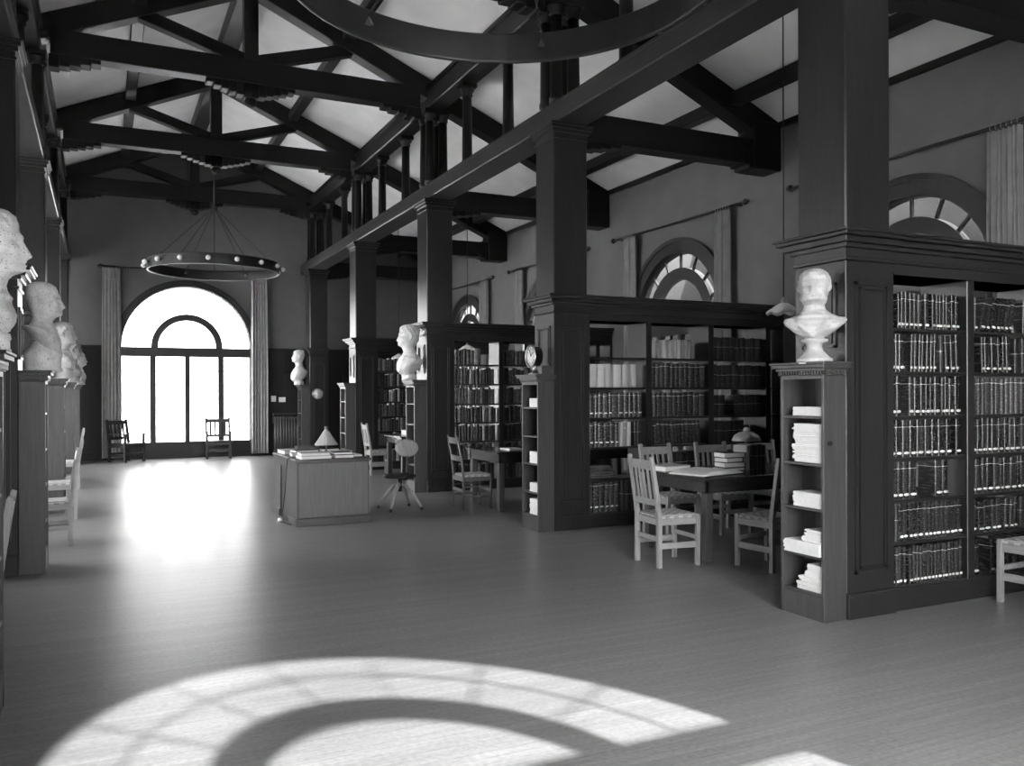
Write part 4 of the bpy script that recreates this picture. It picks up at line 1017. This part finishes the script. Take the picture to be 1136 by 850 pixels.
# ------------------------------------------------------------------ curtains and rods
def curtain(name, label, loc, rz, w, z0, z1, folds, amp, seed, group):
    r = random.Random(seed); ph = r.uniform(0, 6); n = 90; rows = 14; t = 0.006
    m = MB(); vs = []
    for sgn in (0, 1):
        for j in range(rows+1):
            z = z0+(z1-z0)*j/rows; sp = 1.0-0.10*(j/rows)+0.05*math.sin(3*j/rows)
            for k in range(n+1):
                u = k/n; x = (u-0.5)*w*sp; a = amp*(0.75+0.25*math.sin(5*u+ph))
                y = a*math.sin(2*PI*folds*u+ph+0.35*math.sin(2.2*j/rows+4*u))+0.3*a*math.sin(2*PI*folds*2.3*u+ph*2)
                vs.append((x, y+(t if sgn else 0), z))
    N = (rows+1)*(n+1); fs = []
    for j in range(rows):
        for k in range(n):
            a = j*(n+1)+k; fs.append((a, a+1, a+n+2, a+n+1)); fs.append((N+a, N+a+n+1, N+a+n+2, N+a+1))
    m.add(vs, fs, True)
    c = m.build(name, M['curtain']); c.location = loc; c.rotation_euler = (0,0,rz)
    return tag(c, label, 'curtain', group)
def rod(label, loc, rz, L, z):
    d = thing('curtain_rod', label, 'curtain rod', (loc[0], loc[1], z), rz, 'curtain rods')
    MB().tube([(-L/2,0,0),(L/2,0,0)], 0.018, 12).build('rod', M['metal'], d)
    for s in (-1, 1):
        MB().ball((s*(L/2+0.03),0,0), 0.042, 14, 10).ball((s*(L/2+0.08),0,0), 0.022, 10, 8).build('finial', M['metal'], d)
        MB().box(s*(L/2-0.16)-0.012, s*(L/2-0.16)+0.012, -0.012, 0.098, -0.02, 0.02).build('wall_bracket', M['metal'], d)
        rg = MB()
        for k in range(6):
            x = s*(L/2-0.30-0.055*k*1.0); pts = [(x, 0.026*math.cos(2*PI*q/12), -0.006+0.026*math.sin(2*PI*q/12)) for q in range(12)]
            rg.tube(pts, 0.004, 6, True)
        rg.build('curtain_rings', M['brass'], d)
    return d
GR = 'curtains at the arched windows'
for k in (1, 2, 3, 4):
    y = SIDE[k]; nm = WORDS[k]
    rod('dark curtain rod over the aisle window %s' % nm, (XR-0.10, y, 0), -PI/2, 3.25, 4.12)
    curtain('curtain', 'grey curtain nearer the camera at the aisle window %s' % nm, (XR-0.10, y-1.18, 0), -PI/2, 0.36, 0.25, 4.078, 7, 0.05, k, GR)
    curtain('curtain', 'grey curtain further from the camera at the aisle window %s' % nm, (XR-0.10, y+1.14, 0), -PI/2, 0.36, 0.25, 4.078, 7, 0.05, k+20, GR)
rod('long curtain rod over the big far window', (WB[0], YB-0.12, 0), 0, 3.7, 4.50)
curtain('curtain', 'dark long curtain at the far window behind the sideways armchair', (WB[0]-1.66, YB-0.14, 0), 0, 0.42, 0.06, 4.455, 6, 0.04, 61, GR)
curtain('curtain', 'light-edged long curtain at the far window beside the radiator', (WB[0]+1.66, YB-0.14, 0), 0, 0.42, 0.06, 4.455, 6, 0.04, 67, GR)

# ------------------------------------------------------------------ hanging lights
def chandelier(y, zc, label):
    c = thing('ring_chandelier', label, 'chandelier', (XC, y, zc), 0, 'ring chandeliers of the hall')
    R0 = 1.20; n = 96; m = MB(); vs = []
    for r, z in ((R0,0),(R0,0.17),(R0-0.03,0.17),(R0-0.03,0)):
        for k in range(n): a = 2*PI*k/n; vs.append((r*math.cos(a), r*math.sin(a), z))
    m.add(vs, [(i*n+k, i*n+(k+1) % n, ((i+1) % 4)*n+(k+1) % n, ((i+1) % 4)*n+k) for i in range(4) for k in range(n)])
    m.build('hoop', M['metal'], c)
    m = MB()
    for zz in (0.0, 0.17): m.tube([((R0-0.012)*math.cos(2*PI*k/n), (R0-0.012)*math.sin(2*PI*k/n), zz) for k in range(n)], 0.016, 6, True)
    m.build('rim', M['metal'], c)
    for k in range(16):
        a = 2*PI*(k+0.5)/16; d = Vector((math.cos(a), math.sin(a), 0)); p = d*(R0+0.02)+Vector((0,0,0.085))
        s = MB().tube([d*(R0-0.002)+Vector((0,0,0.085)), d*(R0+0.035)+Vector((0,0,0.085))], 0.028, 10).build('lamp_socket', M['metal'], c)
        MB().ball(tuple(d*(R0+0.068)+Vector((0,0,0.085))), 0.045, 14, 10).build('bulb', M['bulb'], s)
    for k in range(6):
        a = math.radians(52+60*k); d = Vector((math.cos(a), math.sin(a), 0)); p0 = d*(R0-0.05)+Vector((0,0,0.12)); p1 = d*0.04+Vector((0,0,1.20))
        L = (p1-p0).length; nl = 44; lk = MB(); dr = (p1-p0).normalized(); s1 = dr.cross(Vector((0,0,1))).normalized(); s2 = dr.cross(s1)
        for q in range(nl):
            cc = p0+(p1-p0)*((q+0.5)/nl); sd = s1 if q % 2 else s2
            lk.tube([cc+dr*(0.019*math.cos(2*PI*e/8))+sd*(0.010*math.sin(2*PI*e/8)) for e in range(8)], 0.0042, 5, True)
        lk.build('chain', M['metal'], c)
        h = MB().lathe([(0.03,0.0),(0.004,0.05)], (0,0), 4); h.v = [(p0.x+x, p0.y+yy, 0.075+z) for x, yy, z in h.v]; h.s = [False]*len(h.s)
        h.build('chain_hook', M['brass'], c)
    MB().tube([(0,0,1.16),(0,0,7.335-zc)], 0.014, 8).tube([(0,0,0.0),(0,0,1.2)], 0.008, 8).build('rod', M['metal'], c)
    MB().lathe([(0.02,1.14),(0.06,1.17),(0.06,1.21),(0.02,1.26)], (0,0), 20).build('hub', M['metal'], c)
    return c
chandelier(4.15, 3.79, 'big dark hoop chandelier cut by the top of the picture')
chandelier(17.22, 3.88, 'hoop chandelier with small round bulbs before the far window')
for k, lab in ((1, 'pendant lamp with pale scalloped shade over the nearest reading table'), (2, 'pendant lamp over the second reading table'), (3, 'pendant lamp over the furthest reading table'), (4, 'small pale pendant lamp beside the last bookcase')):
    x, y = 6.22, SIDE[k]+0.05; zz = 2.34
    p = thing('pendant_lamp', lab, 'pendant lamp', (x, y, zz), 0, 'pendant lamps over the aisle tables')
    n = 48; vs = []
    for r, z in ((0.035,0.105),(0.05,0.10),(0.10,0.07),(0.165,0.015),(0.175,0.0),(0.168,0.0),(0.095,0.062),(0.045,0.092),(0.03,0.097)):
        for q in range(n):
            a = 2*PI*q/n; w = 0.012*math.cos(8*a) if r > 0.15 else 0; vs.append((r*math.cos(a), r*math.sin(a), z+w))
    m = MB().add(vs, [(i*n+q, i*n+(q+1) % n, (i+1)*n+(q+1) % n, (i+1)*n+q) for i in range(8) for q in range(n)], True)
    m.build('shade', M['shadew'], p)
    MB().lathe([(0.02,0.09),(0.03,0.10),(0.026,0.15),(0.01,0.165)], (0,0), 14).build('socket', M['brass'], p)
    MB().lathe([(0.012,0.10),(0.03,0.06),(0.034,0.035),(0.02,0.005),(0.004,0.0)], (0,0), 14).build('bulb', M['bulb'], p)
    MB().tube([(0,0,0.16),(0,0,roof_z(x)-zz)], 0.007, 6).build('cord', M['metal'], p)

# ------------------------------------------------------------------ outdoors
tag(MB().box(-60, 80, -60, 90, -0.6, -0.2).build('ground', M['ground']), 'pale sunlit ground outside the hall', 'ground', kind='structure')
H2 = thing('neighbouring_house', 'grey gabled house seen through the arched aisle windows', 'house', (10.7, 12, -0.2))
MB().box(-0.5, 6, -14.8, -2.5, 0, 5.6).build('outdoor_wall', M['render'], H2)
MB().box(-0.5, 6, -2.5, 16, 0, 5.4).build('annex_wall', M['stucco'], H2)
for k in range(5):
    y = -0.2+BAY*(k-2)
    MB().prism([(y-1.7, 2.6), (y+1.7, 2.6), (y+0.4, 5.3)], 'x', -0.9, -0.505).build('gable', M['slate'], H2)
    MB().box(-0.8, -0.505, y-1.5, y+1.5, 0, 2.6).build('bay', M['slate'], H2)
W2 = thing('sky_blocker', 'dark tall block added unseen behind the camera to cut off sky light', 'house', (4.9, -3.2, -0.2), math.radians(-168))  # added out of view to keep rear sky light off the dim side
MB().box(-4.7, 0, 0, 40, 0, 15).build('outdoor_wall', M['render'], W2)

# ------------------------------------------------------------------ light
W = bpy.data.worlds.new('World'); SC.world = W; W.use_nodes = True
nt = W.node_tree; bg = nt.nodes['Background']; bg.inputs['Color'].default_value = G(1.0)
# hazy bright sky, brightest on the sun's side (behind the camera), dimmer in the opposite quarter
tc = nt.nodes.new('ShaderNodeTexCoord'); dp = nt.nodes.new('ShaderNodeVectorMath'); dp.operation = 'DOT_PRODUCT'; dp.inputs[1].default_value = Vector((SKYX, -1.0, 0.15)).normalized()
mr = nt.nodes.new('ShaderNodeMapRange'); mr.interpolation_type = 'SMOOTHSTEP'; mr.inputs['From Min'].default_value = -0.75; mr.inputs['From Max'].default_value = 0.9
mr.inputs['To Min'].default_value = SKY; mr.inputs['To Max'].default_value = SKYB
nt.links.new(tc.outputs['Generated'], dp.inputs[0]); nt.links.new(dp.outputs['Value'], mr.inputs['Value']); nt.links.new(mr.outputs['Result'], bg.inputs['Strength'])
sd = bpy.data.lights.new('sun', 'SUN'); sd.energy = SUN; sd.angle = math.radians(0.75)
so = bpy.data.objects.new('sun', sd); COL.objects.link(so)
so.rotation_euler = Vector((-0.285, 1.34, -1.0)).to_track_quat('-Z', 'Y').to_euler(); so.location = (4, -10, 12)
def portal(loc, d, sx, sy):
    L = bpy.data.lights.new('window_daylight', 'AREA'); L.shape = 'RECTANGLE'; L.size = sx; L.size_y = sy; L.cycles.is_portal = True
    o = bpy.data.objects.new('window_daylight', L); COL.objects.link(o); o.location = loc; o.rotation_euler = Vector(d).to_track_quat('-Z', 'Z').to_euler()
portal((WB[0], YB+0.16, 2.07), (0,-1,0), 3.0, 4.2)
portal((WF[0], YF-0.16, 2.07), (0,1,0), 3.0, 4.2)
for y in SIDE:
    portal((XR+0.16, y, 2.07), (-1,0,0), 2.1, 3.3)
for y in SIDE[2:]: portal((XL-0.16, y, 2.25), (1,0,0), 2.9, 3.7)

# ------------------------------------------------------------------ camera
cd = bpy.data.cameras.new('camera'); co = bpy.data.objects.new('camera', cd); COL.objects.link(co)
FPX, YAW, PIT, ROL, SH = 946.257, 0.4479, -0.0009, -0.0031, 11.296
cd.sensor_fit = 'HORIZONTAL'; cd.sensor_width = 36; cd.lens = FPX/1136*36; cd.shift_y = SH/1136; cd.clip_start = 0.05; cd.clip_end = 300
F = Vector((math.sin(YAW)*math.cos(PIT), math.cos(YAW)*math.cos(PIT), math.sin(PIT))); R = Vector((math.cos(YAW), -math.sin(YAW), 0)); U = R.cross(F)
R2 = R*math.cos(ROL)+U*math.sin(ROL); U2 = -R*math.sin(ROL)+U*math.cos(ROL)
co.matrix_world = Matrix(((R2.x,U2.x,-F.x,0),(R2.y,U2.y,-F.y,0),(R2.z,U2.z,-F.z,1.55),(0,0,0,1)))
SC.camera = co
vs = SC.view_settings; vs.view_transform = 'Standard'; vs.look = 'None'; vs.gamma = 1.0; vs.use_curve_mapping = False; vs.exposure = EXPO
cy = SC.cycles; cy.max_bounces = 10; cy.diffuse_bounces = 6; cy.glossy_bounces = 4; cy.transparent_max_bounces = 16; cy.caustics_reflective = False; cy.caustics_refractive = False; cy.sample_clamp_indirect = 8.0
cy.use_denoising = True
